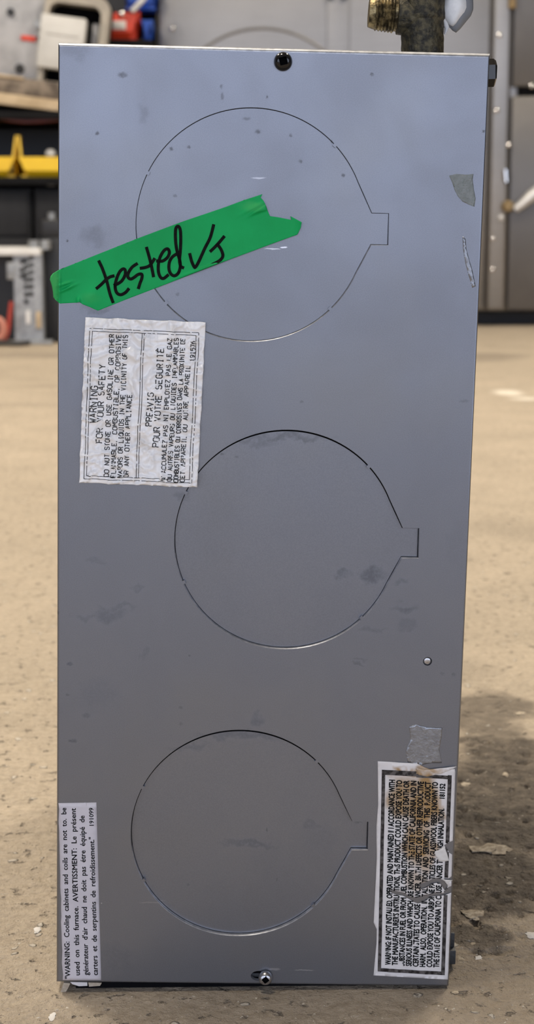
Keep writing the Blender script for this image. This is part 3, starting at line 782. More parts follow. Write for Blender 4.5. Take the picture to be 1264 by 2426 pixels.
def band(s0, s1, t0, t1):
    ns = max(2, int((s1-s0)*150)); nt_ = max(2, int((t1-t0)*70))
    g = {}; V = []
    for i in range(ns+1):
        for j in range(nt_+1):
            q = Q3(s0+(s1-s0)*i/ns, t0+(t1-t0)*j/nt_); g[i, j] = len(V); V.append((q.x, -(h3(q.x, q.y)+.00012), q.y))
    F = []
    for i in range(ns):
        for j in range(nt_):
            c = (V[g[i, j]][0]+V[g[i+1, j+1]][0])/2, (V[g[i, j]][2]+V[g[i+1, j+1]][2])/2
            if any(inside(c, h) for h in cull3): continue
            F.append((g[i, j], g[i+1, j], g[i+1, j+1], g[i, j+1]))
    mb.add(V, F)
band(.02, .963, .055, .1); band(.02, .955, .905, .955); band(.02, .037, .1, .905); band(.94, .963, .1, .5); band(.936, .952, .5, .905)
me = mb.mesh('frame_print'); both_sided_up(me); link('frame_print', me, 'ink_worn', lab3)
flap = zt([(820, 300), (870, 285), (945, 235), (960, 290), (985, 360), (1000, 420), (940, 432), (870, 435), (850, 390), (812, 330)])
o = flat_sheet('paper_flap', 'paper', lab3, flap, lambda x, z: .0011+.0007*noise.noise(Vector((x*260, z*500, 3))), .0008)
flap = zt([(910, 665), (1050, 680), (1000, 705), (998, 760), (950, 700)])
flat_sheet('paper_flap', 'paper', lab3, flap, lambda x, z: .0009+.0005*noise.noise(Vector((x*300, z*500, 1))), .0008)
flap = [P(*q) for q in ((985, 1818), (1010, 1822), (1045, 1818), (1080, 1814), (1068, 1822), (1040, 1832), (1010, 1838), (990, 1834))]
flat_sheet('paper_flap', 'paper3', lab3, flap, lambda x, z: .0011+.0006*noise.noise(Vector((x*200, z*400, 3))), .0009)

# ---- glue and adhesive residue
pl = lambda pts: [P(*q) for q in pts]
def residue(pts, m, hh, amp, lab):
    o = flat_sheet('adhesive_residue', m, furn, pl(pts), lambda x, z: hh+amp*noise.noise(Vector((x*500, z*500, 4))), .0009, thick=.00008)
    o['label'] = lab
residue([(1063, 416), (1080, 412), (1103, 414), (1121, 412), (1119, 425), (1122, 450), (1126, 470), (1123, 490), (1112, 486), (1095, 478), (1084, 466), (1076, 450), (1070, 432)], 'residue', .00006, .00006, 'dull green-grey glue patch near the upper right edge')
residue([(1095, 560), (1102, 566), (1104, 590), (1110, 612), (1118, 640), (1126, 678), (1118, 682), (1110, 655), (1102, 625), (1096, 590)], 'glue', .00007, .0001, 'thin streak of dried glue')
residue([(968, 1722), (985, 1716), (1010, 1722), (1047, 1724), (1046, 1745), (1040, 1775), (1046, 1808), (1020, 1808), (1000, 1812), (965, 1806), (960, 1780), (972, 1750)], 'glue', .00006, .00005, 'grey smear of dried glue above the torn label')

# ---- green tape
tp = [(138, 640), (230, 603), (328, 564), (429, 526), (535, 490), (575, 475), (621, 460), (617, 468), (624, 476), (629, 486), (634, 500), (639, 512), (660, 515), (690, 521), (687, 512), (700, 519), (713, 526), (711, 540), (703, 556),
      (640, 579), (530, 620), (450, 651), (373, 681), (300, 709), (232, 736), (222, 732), (212, 727), (196, 721), (188, 715), (183, 717), (142, 719), (133, 713), (125, 705), (124, 692), (121, 678), (116, 663), (118, 655), (124, 648)]
tape_poly = pl(tp)[::-1]
cx_e = P(690, 540)[0]
ux, uz = Vector(P(621, 460))-Vector(P(138, 640))
ul = math.hypot(ux, uz); ux /= ul; uz /= ul
def htape(x, z):
    h = .00022 + .00005*noise.noise(Vector((x*50, z*50, 2)))
    q = P(*(0, 0)) if False else None
    u = x*ux+z*uz; w_ = -x*uz+z*ux
    for (px, py, L_, wd, am, ang) in TW:
        c = P(px, py); dx, dz = x-c[0], z-c[1]; ca, sa = math.cos(ang), math.sin(ang)
        a = (dx*ca+dz*sa)/L_; b_ = (-dx*sa+dz*ca)/wd
        h += TWA*am*math.exp(-a*a-b_*b_)
    t = min(1, max(0, (x-cx_e)/.0055)); h += t*t*.0030          # the torn tip has come away
    if x < .0012:                                                # the other end folds round the corner
        h -= .0012*max(0, (.0012-x)/.0012)**2 if x > 0 else .0012 + (-x)*.9 - .0004
        h = h + .0002
    return h
TWA = 3.0
TW = [(141, 680, .0006, .006, .00035, 0), (612, 498, .0045, .0007, .0007, .55), (605, 490, .006, .0009, .0004, .5), (625, 497, .003, .0006, .0005, .4), (155, 672, .0028, .0005, .0006, .3), (160, 683, .0035, .0006, .0007, .45),
      (186, 714, .0008, .0016, .0006, 0), (470, 640, .008, .0006, .0006, .36), (215, 700, .004, .003, .0004, .8), (505, 627, .006, .0005, .0005, .36)]
tape = flat_sheet('masking_tape', 'tape', furn, tape_poly, htape, .00055, thick=.00018)
tape['label'] = 'strip of bright green tape with torn ends and handwriting'
zh = lambda a, b_: P(200+a/3.511, 520+b_/3.511)
HW = [[(122, 350), (150, 410), (185, 510), (210, 610), (236, 685)], [(105, 570), (140, 540), (180, 500), (212, 478), (240, 470)],
      [(252, 545), (285, 530), (315, 505), (338, 460), (338, 420), (318, 412), (290, 440), (265, 500), (255, 560), (268, 608), (300, 626), (340, 608), (365, 580)],
      [(434, 370), (395, 398), (365, 445), (362, 480), (385, 495), (415, 480), (445, 458), (475, 455), (478, 485), (462, 530), (450, 568)],
      [(517, 238), (535, 300), (555, 380), (573, 470)], [(470, 405), (510, 398), (545, 380), (580, 330)],
      [(606, 345), (650, 345), (690, 315), (706, 275), (692, 245), (662, 258), (630, 310), (615, 370), (615, 435), (632, 480), (658, 490), (692, 464)],
      [(768, 285), (730, 312), (706, 355), (702, 410), (718, 452), (748, 468), (780, 445), (796, 395), (792, 340), (780, 300), (765, 240), (757, 170), (757, 90), (768, 60), (786, 62), (798, 100), (800, 180), (796, 270), (790, 340), (800, 388), (818, 400)],
      [(876, 290), (890, 345), (908, 388), (922, 396), (950, 350), (1000, 240), (1045, 150), (1072, 50)],
      [(1050, 262), (1085, 228), (1120, 190), (1158, 145)], [(1106, 208), (1135, 250), (1150, 295), (1140, 325), (1110, 350), (1062, 374)]]
def smooth_path(p, k=6):
    out = []
    for i in range(len(p)-1):
        p0 = Vector(p[max(i-1, 0)]); p1 = Vector(p[i]); p2 = Vector(p[i+1]); p3 = Vector(p[min(i+2, len(p)-1)])
        for j in range(k):
            t = j/k
            out.append(tuple(.5*((2*p1)+(p2-p0)*t+(2*p0-5*p1+4*p2-p3)*t*t+(3*p1-p0-3*p2+p3)*t**3)))
    out.append(tuple(p[-1])); return out
for stn in HW:
    mb = MB()
    ribbon(mb, smooth_path([zh(*q) for q in stn]), 0.0014, lambda x, z: (x, -(htape(x, z)+.00016), z))
    me = mb.mesh('pen_stroke'); both_sided_up(me); link('pen_stroke', me, 'marker', tape)

# ---- gas fitting on top, behind the front panel
YF = .055
def pf(px, py): return atl(px, py, YF)
base_c = pf(1000, 128); topc = pf(1000, -150); rr_ = (pf(1050, 60)-pf(950, 60)).length/2
gz0 = H-.004
def pipe_mesh():
    mb = MB(); n = 40; rows = 60; V = []; F = []
    for i in range(rows+1):
        z = gz0+(topc.z-gz0)*i/rows
        xc = base_c.x+(topc.x-base_c.x)*(z-base_c.z)/(topc.z-base_c.z)
        for k in range(n):
            a = 2*PI*k/n
            rad = rr_*(1+.04*noise.noise(Vector((math.cos(a)*3, math.sin(a)*3, z*300)))) + (.0007 if z > pf(0, 20).z else 0)
            V.append((xc+rad*math.cos(a), YF+rad*math.sin(a), z))
    for i in range(rows):
        for k in range(n): F.append((i*n+k, i*n+(k+1) % n, (i+1)*n+(k+1) % n, (i+1)*n+k))
    F.append(tuple(rows*n+k for k in range(n)))
    return mb.add(V, F)
fit = pipe_mesh().build('gas_fitting', 'brass', furn, 50)
fit['label'] = 'grimy brass pipe tee rising behind the top edge'
c0 = pf(990, 38); c1 = pf(873, 30); ax = (c1-c0).normalized()
R1 = (pf(900, 76)-pf(900, -14)).length/2
prof = []
Lp = (c1-c0).length
for i in range(61):
    t = i/60
    if t < .42: rad = R1*(1.10-.12*max(0, t-.1))
    elif t < .5: rad = R1*.90
    elif t < .9: rad = R1*(.97-.08*(t-.5)/.4) + R1*.045*math.sin((t-.5)/.4*2*PI*6)
    else: rad = R1*(.86-.9*(t-.9))
    prof.append((c0+ax*Lp*t, rad))
prof += [(c1+ax*.0001, R1*.6), (c1-ax*.004, R1*.52)]
i0 = 26
MB().tube([p for p, _ in prof[:i0+1]], [q for _, q in prof[:i0+1]], 36).build('branch_socket', 'brass', fit, 45)
MB().tube([p for p, _ in prof[i0:]], [q for _, q in prof[i0:]], 36).build('threaded_port', 'brass_thread', fit, 40)
# blob of sealant squeezed out on the other side of the tee
def blob(cpx, cpy, rxp, rzp, ry, y, name, m, seed, parent, ang=0.0):
    c = atl(cpx, cpy, y); k = .000214; V = []; F = []; n, rws = 24, 14
    for i in range(rws+1):
        th = PI*i/rws
        for j in range(n):
            ph = 2*PI*j/n; d = Vector((math.sin(th)*math.cos(ph), math.cos(th), math.sin(th)*math.sin(ph)))
            s = 1+.16*noise.noise(d*1.6+Vector((seed, 0, 0)))
            u, w_ = d.x*rxp*k*s, d.z*rzp*k*s
            V.append((c.x+u*math.cos(ang)-w_*math.sin(ang), c.y+d.y*ry*s, c.z+u*math.sin(ang)+w_*math.cos(ang)))
    for i in range(rws):
        for j in range(n): F.append((i*n+j, i*n+(j+1) % n, (i+1)*n+(j+1) % n, (i+1)*n+j))
    me = MB().add(V, F).mesh(name)
    bm = bmesh.new(); bm.from_mesh(me); bmesh.ops.remove_doubles(bm, verts=bm.verts, dist=1e-6); bmesh.ops.recalc_face_normals(bm, faces=bm.faces); bm.to_mesh(me); bm.free()
    return link(name, me, m, parent, 180)
blob(1085, 14, 31, 54, .003, YF, 'sealant_rim', 'sealant_rim', 2.0, fit, -.2)
blob(1076, 12, 25, 44, .0042, YF-.001, 'sealant_blob', 'sealant', 2.0, fit, -.2)
MB().tube([atl(1046, 30, YF), atl(1058, 66, YF), atl(1053, 82, YF)], [.003, .0012, .0004], 10).build('sealant_drip', 'sealant', fit, 60)

# ---- foot bracket, dirt scraps at the lower corners
MB().box((W-.004, .022, .0010), (W+.0062, .060, .0085)).build('foot_bracket', 'bracket', furn, bevel=.0006)
MB().box((W+.0002, .026, .0085), (W+.0058, .0275, .0160)).build('foot_tab', 'bracket', furn, bevel=.0004)
q = [P(165, 2331), P(206, 2332), P(206, 2340), P(186, 2341), P(170, 2336)]
MB().prism(q[::-1], .002, .0024).build('label_remnant', 'paper3', furn)
q = [P(208, 2332), P(240, 2333), P(236, 2340), P(210, 2342)]
MB().prism(q[::-1], .002, .0024).build('label_remnant', 'cream', furn)
q = [P(150, 2331), P(166, 2332), P(160, 2345), P(152, 2356), P(140, 2362), P(144, 2350)]
MB().prism(q[::-1], .001, .004).build('torn_strip', 'cream', furn)

# ================================================================== BACKGROUND, RIGHT: stainless cabinet
g = ground(1200, 773); YC = g.y
def wx(px, py, Y=None): return at(px, py, YC if Y is None else Y)
cab = empty('steel_cabinet', (wx(900, 772).x, YC, 0))
tag(cab, 'large brushed stainless steel cabinet with bolted corner post and black gap beneath', 'cabinet')
def lb(o_):                                     # keep world coordinates while parenting to the empty
    o_.parent = cab; o_.matrix_parent_inverse = Matrix.Translation(-cab.location); return o_
zb = wx(1200, 737).z; ztop = 1.75
xl = wx(374, 50).x; xr = wx(1264, 300).x+.55
xpost0, xpost1 = wx(1158, 300).x, wx(1203, 300).x
lb(MB().box((xl, YC+.012, zb), (xr, YC+.75, ztop)).build('body', 'stainless', bevel=.008))
lb(MB().box((xl+.004, YC-.004, zb+.004), (xpost0-.004, YC+.014, ztop-.01)).build('front_panel', 'stainless', bevel=.006))
lb(MB().box((xpost0, YC-.030, zb+.002), (xpost1, YC+.014, ztop-.01)).build('corner_post', 'stainless', bevel=.012, seg=3))
zs0, zs1 = wx(1240, 228).z, wx(1240, 206).z
lb(MB().box((xpost1+.008, YC-.012, zs1), (xr-.004, YC+.014, ztop-.01)).build('upper_door', 'shaded_steel', bevel=.006))
lb(MB().box((xpost1+.008, YC-.012, zb+.004), (xr-.004, YC+.014, zs0)).build('lower_door', 'shaded_steel', bevel=.006))
lb(MB().box((xpost1+.03, YC-.004, zs0), (xr-.01, YC+.013, zs1)).build('door_gap', 'black_gap'))
# raised strap with two dark latch studs, and an embossed ring on the wide panel
lb(MB().box((wx(773, 60).x, YC-.010, zb+.006), (wx(828, 60).x, YC-.003, ztop-.02)).build('strap', 'stainless', bevel=.003))
for px in (781, 815):
    p_ = wx(px, -8); lb(MB().tube([(p_.x, YC-.03, p_.z), (p_.x, YC-.009, p_.z)], .011, 14).build('latch_stud', 'dark_rubber', None, 40))
p_ = wx(622, 305); rad = .315
lb(MB().tube([(p_.x+rad*math.cos(i*PI/40), YC+.0025, p_.z+rad*math.sin(i*PI/40)) for i in range(81)], .0085, 10).build('embossed_ring', 'shaded_steel', None, 60))
def bolt(px, py, R=.009, m='bolt', dy=.004):
    p_ = wx(px, py); mb = MB(); n = 20
    lathe(mb, [(R*1.0, 0), (R*1.0, R*.25), (R*.85, R*.6), (R*.5, R*.85), (R*.15, R*.95)], n, lambda a, b_, h: (p_.x+a, YC-dy-h, p_.z+b_))
    me = mb.mesh('bolt'); bm = bmesh.new(); bm.from_mesh(me); bmesh.ops.recalc_face_normals(bm, faces=bm.faces); bm.to_mesh(me); bm.free()
    return lb(link('bolt', me, m, None, 50))
bolt(408, 68)
for px, py in ((1178, 86), (1172, 263), (1164, 564), (1162, 638)): bolt(px, py, .0085, 'bolt', .029)
bolt(1200, 345, .0085, 'bolt', .029); bolt(1256, 205, .008, 'bolt', .012); bolt(1183, 516, .012, 'satin', .029)
a_, c_ = wx(1192, 402), wx(1194, 432)
lb(MB().tube([(a_.x, YC-.035, a_.z), (c_.x, YC-.035, c_.z)], .009, 14).build('hinge_pin', 'bolt', None, 50))
p_ = wx(1210, 8); lb(MB().box((p_.x-.014, YC-.045, p_.z-.02), (p_.x+.008, YC-.005, p_.z+.12)).build('hinge', 'brown_knob', bevel=.004))
a_, c_ = wx(1213, 497), wx(1290, 438)
lb(MB().tube([(a_.x, YC-.05, a_.z), (a_.x*.5+c_.x*.5, YC-.055, a_.z*.45+c_.z*.55), (c_.x, YC-.05, c_.z)], [.012, .021, .021], 16).build('reflection_bar', 'satin', None, 50))  # invented bright bar standing in for a slanting reflection
p_ = wx(1197, 489); mb = MB(); lathe(mb, [(.019, 0), (.019, .02), (.013, .03)], 20, lambda a, b_, h: (p_.x+a, YC-.029-h, p_.z+b_)); lb(mb.build('latch_knob', 'brown_knob', None, 40))
lb(MB().box((xl+.02, YC+.10, .0), (xr-.02, YC+.70, zb+.004)).build('shade_plinth', 'dark_rubber'))  # added dark block standing in for the shade under the cabinet

# ================================================================== BACKGROUND, LEFT: shelving and what it holds
YS = ground(60, 815).y
print('cabinet depth', YC, xl, 'rack depth', YS)
def wl(px, py, Y=None): return at(px, py, YS if Y is None else Y)
YB = YS+.42                                     # plane of the things set back on the shelves
# shelving rack
rack = empty('shelving_rack', (wl(60, 500).x, YS+.5, 0)); tag(rack, 'dark steel shelving rack along the workshop wall', 'shelving rack')
def rk(o_): o_.parent = rack; o_.matrix_parent_inverse = Matrix.Translation(-rack.location); return o_
rx0, rx1 = wl(60, 500).x-1.1, xl-.012
ry0, ry1 = YS+.26, YS+.90
zy = wl(0, 419, YS+.30).z                      # underside of the yellow bins
zu = at(0, 264.5, YS+.27).z                      # shelf below the pale appliance
zr = at(0, 97, YS+.62).z                       # shelf of the red and blue bins
for n_, zz in (('shelf', zy-.002), ('shelf', zu), ('shelf', .16)):
    rk(MB().box((rx0, ry0, zz-.022), (rx1, ry1, zz)).build(n_, 'shelf_steel', bevel=.003))
rk(MB().box((rx0, ry0+.30, zr-.022), (rx1, ry1, zr)).build('shelf', 'shelf_steel', bevel=.003))
rk(MB().box((rx0, ry0, 1.55), (rx1, ry1, 1.575)).build('shelf', 'shelf_steel', bevel=.003))
for px_ in (rx0, rx1-.04):
    for py_ in ((ry0+.02, ry1-.04) if px_ == rx0 else (ry1-.04,)):
        rk(MB().box((px_, py_, 0), (px_+.04, py_+.04, 1.9)).build('post', 'shelf_steel', bevel=.003))
rk(MB().box((rx0, ry1, .02), (rx1, ry1+.01, 1.9)).build('shade_sheet', 'black_plastic'))  # added black sheet standing in for the shade behind the shelves
# two yellow parts bins
def bin_(name, x0, x1, y0, z0, m, lab, hf, hb, dp=.30, grp=None):
    t = empty(name, ((x0+x1)/2, y0, z0)); tag(t, lab, 'bin', grp)
    w_ = (x1-x0)/2; th = .006
    def bl(nm, verts, faces):
        o_ = MB().add(verts, faces).build(nm, m, t)
        so = o_.modifiers.new('wall', 'SOLIDIFY'); so.thickness = th; so.offset = 0
        return o_
    ch = hf*.32; hk = min(hb, hf*.9)
    bl('front_lip', [(-w_+.036, .02, 0), (w_-.036, .02, 0), (w_-.024, 0, ch), (w_-.004, 0, hf), (-w_+.004, 0, hf), (-w_+.024, 0, ch)], [(0, 1, 2, 5), (5, 2, 3, 4)])
    bl('base', [(-w_+.01, .02, .003), (w_-.01, .02, .003), (w_-.01, dp, .003), (-w_+.01, dp, .003)], [(0, 1, 2, 3)])
    for s in (-1, 1):
        a = s*(w_-.012); bl('side_wall', [(s*(w_-.014), .12, 0), (a, .08, ch), (a, .01, hf*.92), (s*(w_-.004), .03, hb), (s*(w_-.004), .07, hb), (s*(w_-.004), .10, hk), (s*(w_-.004), dp, hk), (s*(w_-.014), dp, 0)], [(0, 1, 2, 3, 4, 5, 6, 7)])
    bl('back_wall', [(-w_+.012, dp, 0), (w_-.012, dp, 0), (w_-.012, dp, hk), (-w_+.012, dp, hk)], [(0, 1, 2, 3)])
    return t
yb = YS+.28
hf = wl(0, 372, yb).z-wl(0, 419, yb).z; hb = wl(0, 320, yb).z-wl(0, 419, yb).z
xm = at(39, 390, yb).x
bin_('parts_bin', xm-.32, xm+.001, yb, zy, 'yellow', 'yellow plastic parts bin at the outer end of the shelf', hf, hb)
bin_('parts_bin', xm+.001, xm+.32, yb, zy, 'yellow', 'yellow plastic parts bin with a white knob showing above its lip', hf, hb)
p_ = at(120, 368, yb+.05); mb = MB(); lathe(mb, [(.012, -.09), (.012, -.004), (.016, 0), (.015, .010), (.008, .017)], 18, lambda a, b_, h: (p_.x+a, p_.y+b_, p_.z+h))
tag(mb.build('valve_knob', 'white_plastic', None, 40), 'white round knob standing in the yellow bin', 'knob')
# dark drawers and black cases below the bins
dz0, dz1 = .162, zy-.035
for i in range(3):
    x0 = rx0+.55+i*.27
    t = empty('drawer_unit', (x0+.13, ry0+.05, .16)); tag(t, 'dark grey drawer unit under the yellow bins', 'drawer unit', 'dark drawer units on the low shelf')
    MB().box((-.13, .012, 0), (.13, .40, dz1-.16)).build('body', 'dark_drawer', t, bevel=.003)
    for k in range(2):
        zz = .006+k*(dz1-.166)/2
        d_ = MB().box((-.122, 0, zz), (.122, .014, zz+(dz1-.18)/2)).build('drawer', 'dark_drawer', t, bevel=.003)
        MB().box((-.03, -.012, zz+.05), (.03, .001, zz+.062)).build('handle', 'black_plastic', d_, bevel=.002)
def battery(px, py0, w_, dep, hgt, Y, lab):
    p_ = at(px, py0, Y); t = empty('battery', (p_.x, Y, 0)); tag(t, lab, 'battery')
    MB().box((-w_/2, 0, 0), (w_/2, dep, hgt*.86)).build('case', 'black_plastic', t, bevel=.004)
    MB().box((-w_/2-.004, -.004, hgt*.86), (w_/2+.004, dep+.004, hgt)).build('lid', 'black_plastic', t, bevel=.004)
    for s in (-1, 1): MB().tube([(s*w_*.32, dep*.4, hgt-.002), (s*w_*.32, dep*.4, hgt+.02)], .011, 12).build('terminal', 'galv', t, 40)
battery(147, 700, .10, .17, at(112, 520, YS+.10).z, YS+.06, 'black battery standing in the shadow beside the perforated case')
# perforated galvanised case on the floor
YPc = YS
x0, x1 = wl(36, 700).x, wl(98, 700).x
ztc = wl(60, 598).z
case = empty('perforated_case', ((x0+x1)/2, YPc, 0)); tag(case, 'galvanised steel case with rows of round vent holes and a white lid', 'electrical case')
w_ = (x1-x0)/2
hol = []
for (hxp, rows) in ((62, [617, 633, 650, 664, 680, 698, 715]), (74, [611, 628, 645, 662, 679, 697]), (52, [620, 640, 655])):
    for ry in rows:
        q = wl(hxp, ry); hol.append([(q.x-case.location.x+.0072*math.cos(a*PI/7), q.z+.0072*math.sin(a*PI/7)) for a in range(14)])
out = [(-w_, .004), (w_, .004), (w_, ztc-.004), (-w_, ztc-.004)]
vs, tr = cdt(sub(out, .05), hol)
mb = MB().add([(x, 0, z) for x, z in vs], tr).add([(x, .003, z) for x, z in vs], [t_[::-1] for t_ in tr])
for h in hol:
    n = len(h); mb.add([(x, 0, z) for x, z in h]+[(x, .003, z) for x, z in h], [(i, (i+1) % n, (i+1) % n+n, i+n) for i in range(n)])
mb.build('vent_panel', 'galv', case)
MB().box((-w_+.002, .05, .004), (w_-.002, .30, ztc-.004)).build('core', 'black_gap', case)
for s in (-1, 1): MB().box((s*w_-.003, .001, .0), (s*w_+.003, .30, ztc-.003)).build('side_panel', 'galv', case)
MB().box((-w_-.16, -.012, ztc-.008), (w_+.001, .30, ztc+.012)).build('lid', 'white_lid', case, bevel=.003)
MB().box((-w_-.155, .16, 0), (-w_-.004, .30, ztc-.008)).build('rear_box', 'black_plastic', case)
q = wl(60, 760); MB().box((-w_*.2, -.012, wl(60, 768).z), (w_*.15, .001, wl(60, 735).z)).build('terminal_block', 'white_lid', case, bevel=.003)
MB().box((w_*.55, -.010, wl(60, 778).z), (w_*.95, .001, wl(60, 738).z)).build('terminal_block', 'wood', case, bevel=.003)
q = wl(25, 640); MB().box((-w_-.022, -.004, wl(0, 662).z), (-w_+.002, .03, wl(0, 622).z)).build('side_lug', 'galv', case, bevel=.003)
for px_, py_ in ((78, 584), (105, 584)):
    q = wl(px_, py_+8); MB().tube([(q.x-case.location.x, .03, ztc+.008), (q.x-case.location.x, .03, ztc+.034)], .016, 14).build('lid_knob', 'galv', case, 40)
MB().box((-w_-.01, -.03, 0), (w_+.03, .02, .012)).build('base_flange', 'galv', case, bevel=.002)
# hoses and wires on the floor by the case
def cable(name, pts, r_, m, lab, cat='cable'):
    return tag(MB().tube(smooth_path3(pts), r_, 10).build(name, m, None, 60), lab, cat)
def smooth_path3(p, k=8):
    out = []; p = [Vector(q) for q in p]
    for i in range(len(p)-1):
        p0, p1, p2, p3 = p[max(i-1, 0)], p[i], p[i+1], p[min(i+2, len(p)-1)]
        for j in range(k):
            t = j/k; out.append(.5*((2*p1)+(p2-p0)*t+(2*p0-5*p1+4*p2-p3)*t*t+(3*p1-p0-3*p2+p3)*t**3))
    out.append(p[-1]); return out
fy = YS-.06
def fl(px, py, Y=None):
    q = at(px, py, fy if Y is None else Y); q.z = max(q.z, .007); return q
cable('red_wire', [fl(27, 715), fl(22, 755), fl(17, 790), fl(6, 805), fl(-20, 808)], .006, 'red_wire', 'red wire dropping to the floor beside the perforated case')
cable('rubber_hose', [fl(-30, 752, fy-.03), fl(0, 760, fy-.03), fl(8, 780, fy-.03), fl(0, 800, fy-.03), fl(-30, 806, fy-.03)], .011, 'salmon', 'salmon-coloured hose bent on the floor', 'hose')
cable('floor_cable', [fl(-40, 812, fy-.05), fl(0, 812, fy-.05), fl(40, 814, fy-.05), fl(70, 812, fy-.06)], .007, 'black_plastic', 'black cable lying on the floor in front of the perforated case')
q = ground(120, 778)
mb = MB(); mb.prism([(-.03, 0), (.03, 0), (.034, .012), (.01, .018), (-.034, .03), (-.036, .022)], -.004, .004)
o = mb.build('paper_scrap', 'paper'); o.location = (q.x, q.y, .001); o.rotation_euler = (.9, 0, -.3); tag(o, 'white scrap of paper on the floor between case and furnace', 'paper')
# plank and pale appliance on the upper shelf (both tip down towards the aisle)
YA = YS+.30
tilt = math.radians(7.2)
def tilted(name, origin, lab, cat):
    t = empty(name, origin, (0, tilt, 0)); tag(t, lab, cat); return t
pA = at(0, 246, YA-.03); sc_ = (at(100, 246, YA)-at(0, 246, YA)).length/100        # metres per pixel here
pk = tilted('plank', pA, 'pale wooden plank under the old appliance, tipped towards the aisle', 'plank')
MB().box((-.5, 0, 0), (140*sc_, .30, 26*sc_)).build('board', 'wood', pk, bevel=.003)
MB().box((-.5, .006, 26*sc_), (137*sc_, .30, 66*sc_)).build('grimy_board', 'dirty_wood', pk, bevel=.003)
MB().box((-.5, -.002, 62*sc_), (50*sc_, .02, 68*sc_)).build('pale_edge', 'wood', pk, bevel=.002)
xb_ = pA.x-.46; zb_ = pA.z+.46*math.tan(tilt)
tag(MB().box((xb_-.05, YA+.0, zu-.001), (xb_+.05, YA+.22, zb_-.05*math.tan(tilt)+.001)).build('prop_block', 'dirty_wood', None, bevel=.003), 'rough wooden block propping up the raised end of the plank', 'block')
ap = tilted('old_appliance', pA+Vector((0, .01, 0))+Matrix.Rotation(tilt, 3, 'Y') @ Vector((0, 0, 66*sc_)), 'old grey appliance with a rounded beige frame and white door panel', 'appliance')
def S(a): return a*sc_
MB().box((S(-220), .03, 0), (S(84), .27, S(300))).build('body', 'grey_enamel', ap, bevel=.006)
MB().box((S(84), .10, S(0)), (S(226), .27, S(200))).build('recess', 'black_gap', ap)
# rounded frame round the dark opening
fo = []; fi = []
def rrect(x0, z0, x1, z1, r_, n=8):
    out = []
    for cx, cz, a0 in ((x1-r_, z0+r_, -PI/2), (x1-r_, z1-r_, 0), (x0+r_, z1-r_, PI/2), (x0+r_, z0+r_, PI)):
        out += [(cx+r_*math.cos(a0+i*PI/2/n), cz+r_*math.sin(a0+i*PI/2/n)) for i in range(n+1)]
    return out
fo = rrect(S(80), S(-4), S(232), S(205), S(26)); fi = rrect(S(92), S(6), S(214), S(184), S(22)); n = len(fo)
for i in range(9):                                                # the frame stands open at the bottom
    fo[i] = (S(232), 0); fo[-1-i] = (S(80), 0); fi[i] = (S(214), S(1)); fi[-1-i] = (S(92), S(1))
V = [(x, .0, z) for x, z in fo]+[(x, .0, z) for x, z in fi]+[(x, .09, z) for x, z in fo]+[(x, .09, z) for x, z in fi]
F = []
for i in range(n):
    j = (i+1) % n; F += [(i, j, n+j, n+i), (2*n+j, 2*n+i, 3*n+i, 3*n+j), (j, i, 2*n+i, 2*n+j), (n+i, n+j, 3*n+j, 3*n+i)]
MB().add(V, F).build('rounded_frame', 'beige_frame', ap, bevel=.0)
MB().box((S(192), .06, S(20)), (S(208), .10, S(150))).build('inner_strip', 'grey_enamel', ap, bevel=.004)
MB().box((S(76), -.02, S(30)), (S(182), .05, S(152))).build('door_panel', 'white_plastic', ap, bevel=.006)
MB().box((S(92), -.023, S(106)), (S(168), -.018, S(120))).build('door_rib', 'white_plastic', ap, bevel=.003)
MB().box((S(30), .022, S(88)), (S(66), .032, S(100))).build('red_badge', 'red', ap, bevel=.003)
for (a, c, rr2, m_) in ((0, 148, 10, 'black_plastic'), (66, 128, 11, 'galv'), (72, 98, 5, 'black_plastic'), (34, 22, 12, 'dark_rubber')):
    MB().tube([(S(a), .012, S(c)), (S(a), .034, S(c))], [S(rr2)*.8, S(rr2)], 16).build('knob', m_, ap, 40)
# sagging wire under the plank
cable('sagging_wire', [at(-60, 268, YA-.01), at(0, 279, YA-.012), at(60, 287, YA-.012), at(140, 282, YA-.01), at(200, 272, YA-.01)], .007, 'maroon', 'dark maroon wire hanging slack under the plank', 'wire')
# red and blue bins further back
Yr = YS+.60
xa, xb = at(254, 60, Yr).x, at(326, 60, Yr).x
hr = at(0, 24, Yr).z-zr
rb = bin_('parts_bin', xa-.02, xb+.006, Yr, zr, 'red', 'red plastic parts bin with a white card on its front', hr*.92, hr*1.0, .22)
q0, q1 = at(266, 70, Yr), at(298, 50, Yr)
MB().box((q0.x-rb.location.x, -.008, q0.z-zr), (q1.x-rb.location.x, -.004, q1.z-zr)).build('card', 'paper', rb, bevel=.001)
q = at(288, 33, Yr); mb = MB(); lathe(mb, [(.010, 0), (.010, .008), (.004, .012)], 16, lambda a, b_, h: (q.x-rb.location.x+a, -.004-h, q.z-zr+b_)); me = mb.mesh('bin_stud')
bm = bmesh.new(); bm.from_mesh(me); bmesh.ops.recalc_face_normals(bm, faces=bm.faces); bm.to_mesh(me); bm.free(); link('bin_stud', me, 'bolt', rb, 40)
xc_, xd = at(331, 60, Yr+.02).x, at(340, 60, Yr+.02).x
hb2 = at(0, 42, Yr).z-zr
bin_('parts_bin', xc_, xd+.03, Yr+.02, zr, 'blue', 'blue plastic parts bin between the red bin and the steel cabinet', hb2*.95, hb2, .20)
zr2 = at(0, 14, Yr).z
bin_('parts_bin', at(285, 0, Yr).x, at(372, 0, Yr).x, Yr+.06, zr2, 'blue', 'blue plastic parts bin stacked above the red bin', .07, .09, .18)
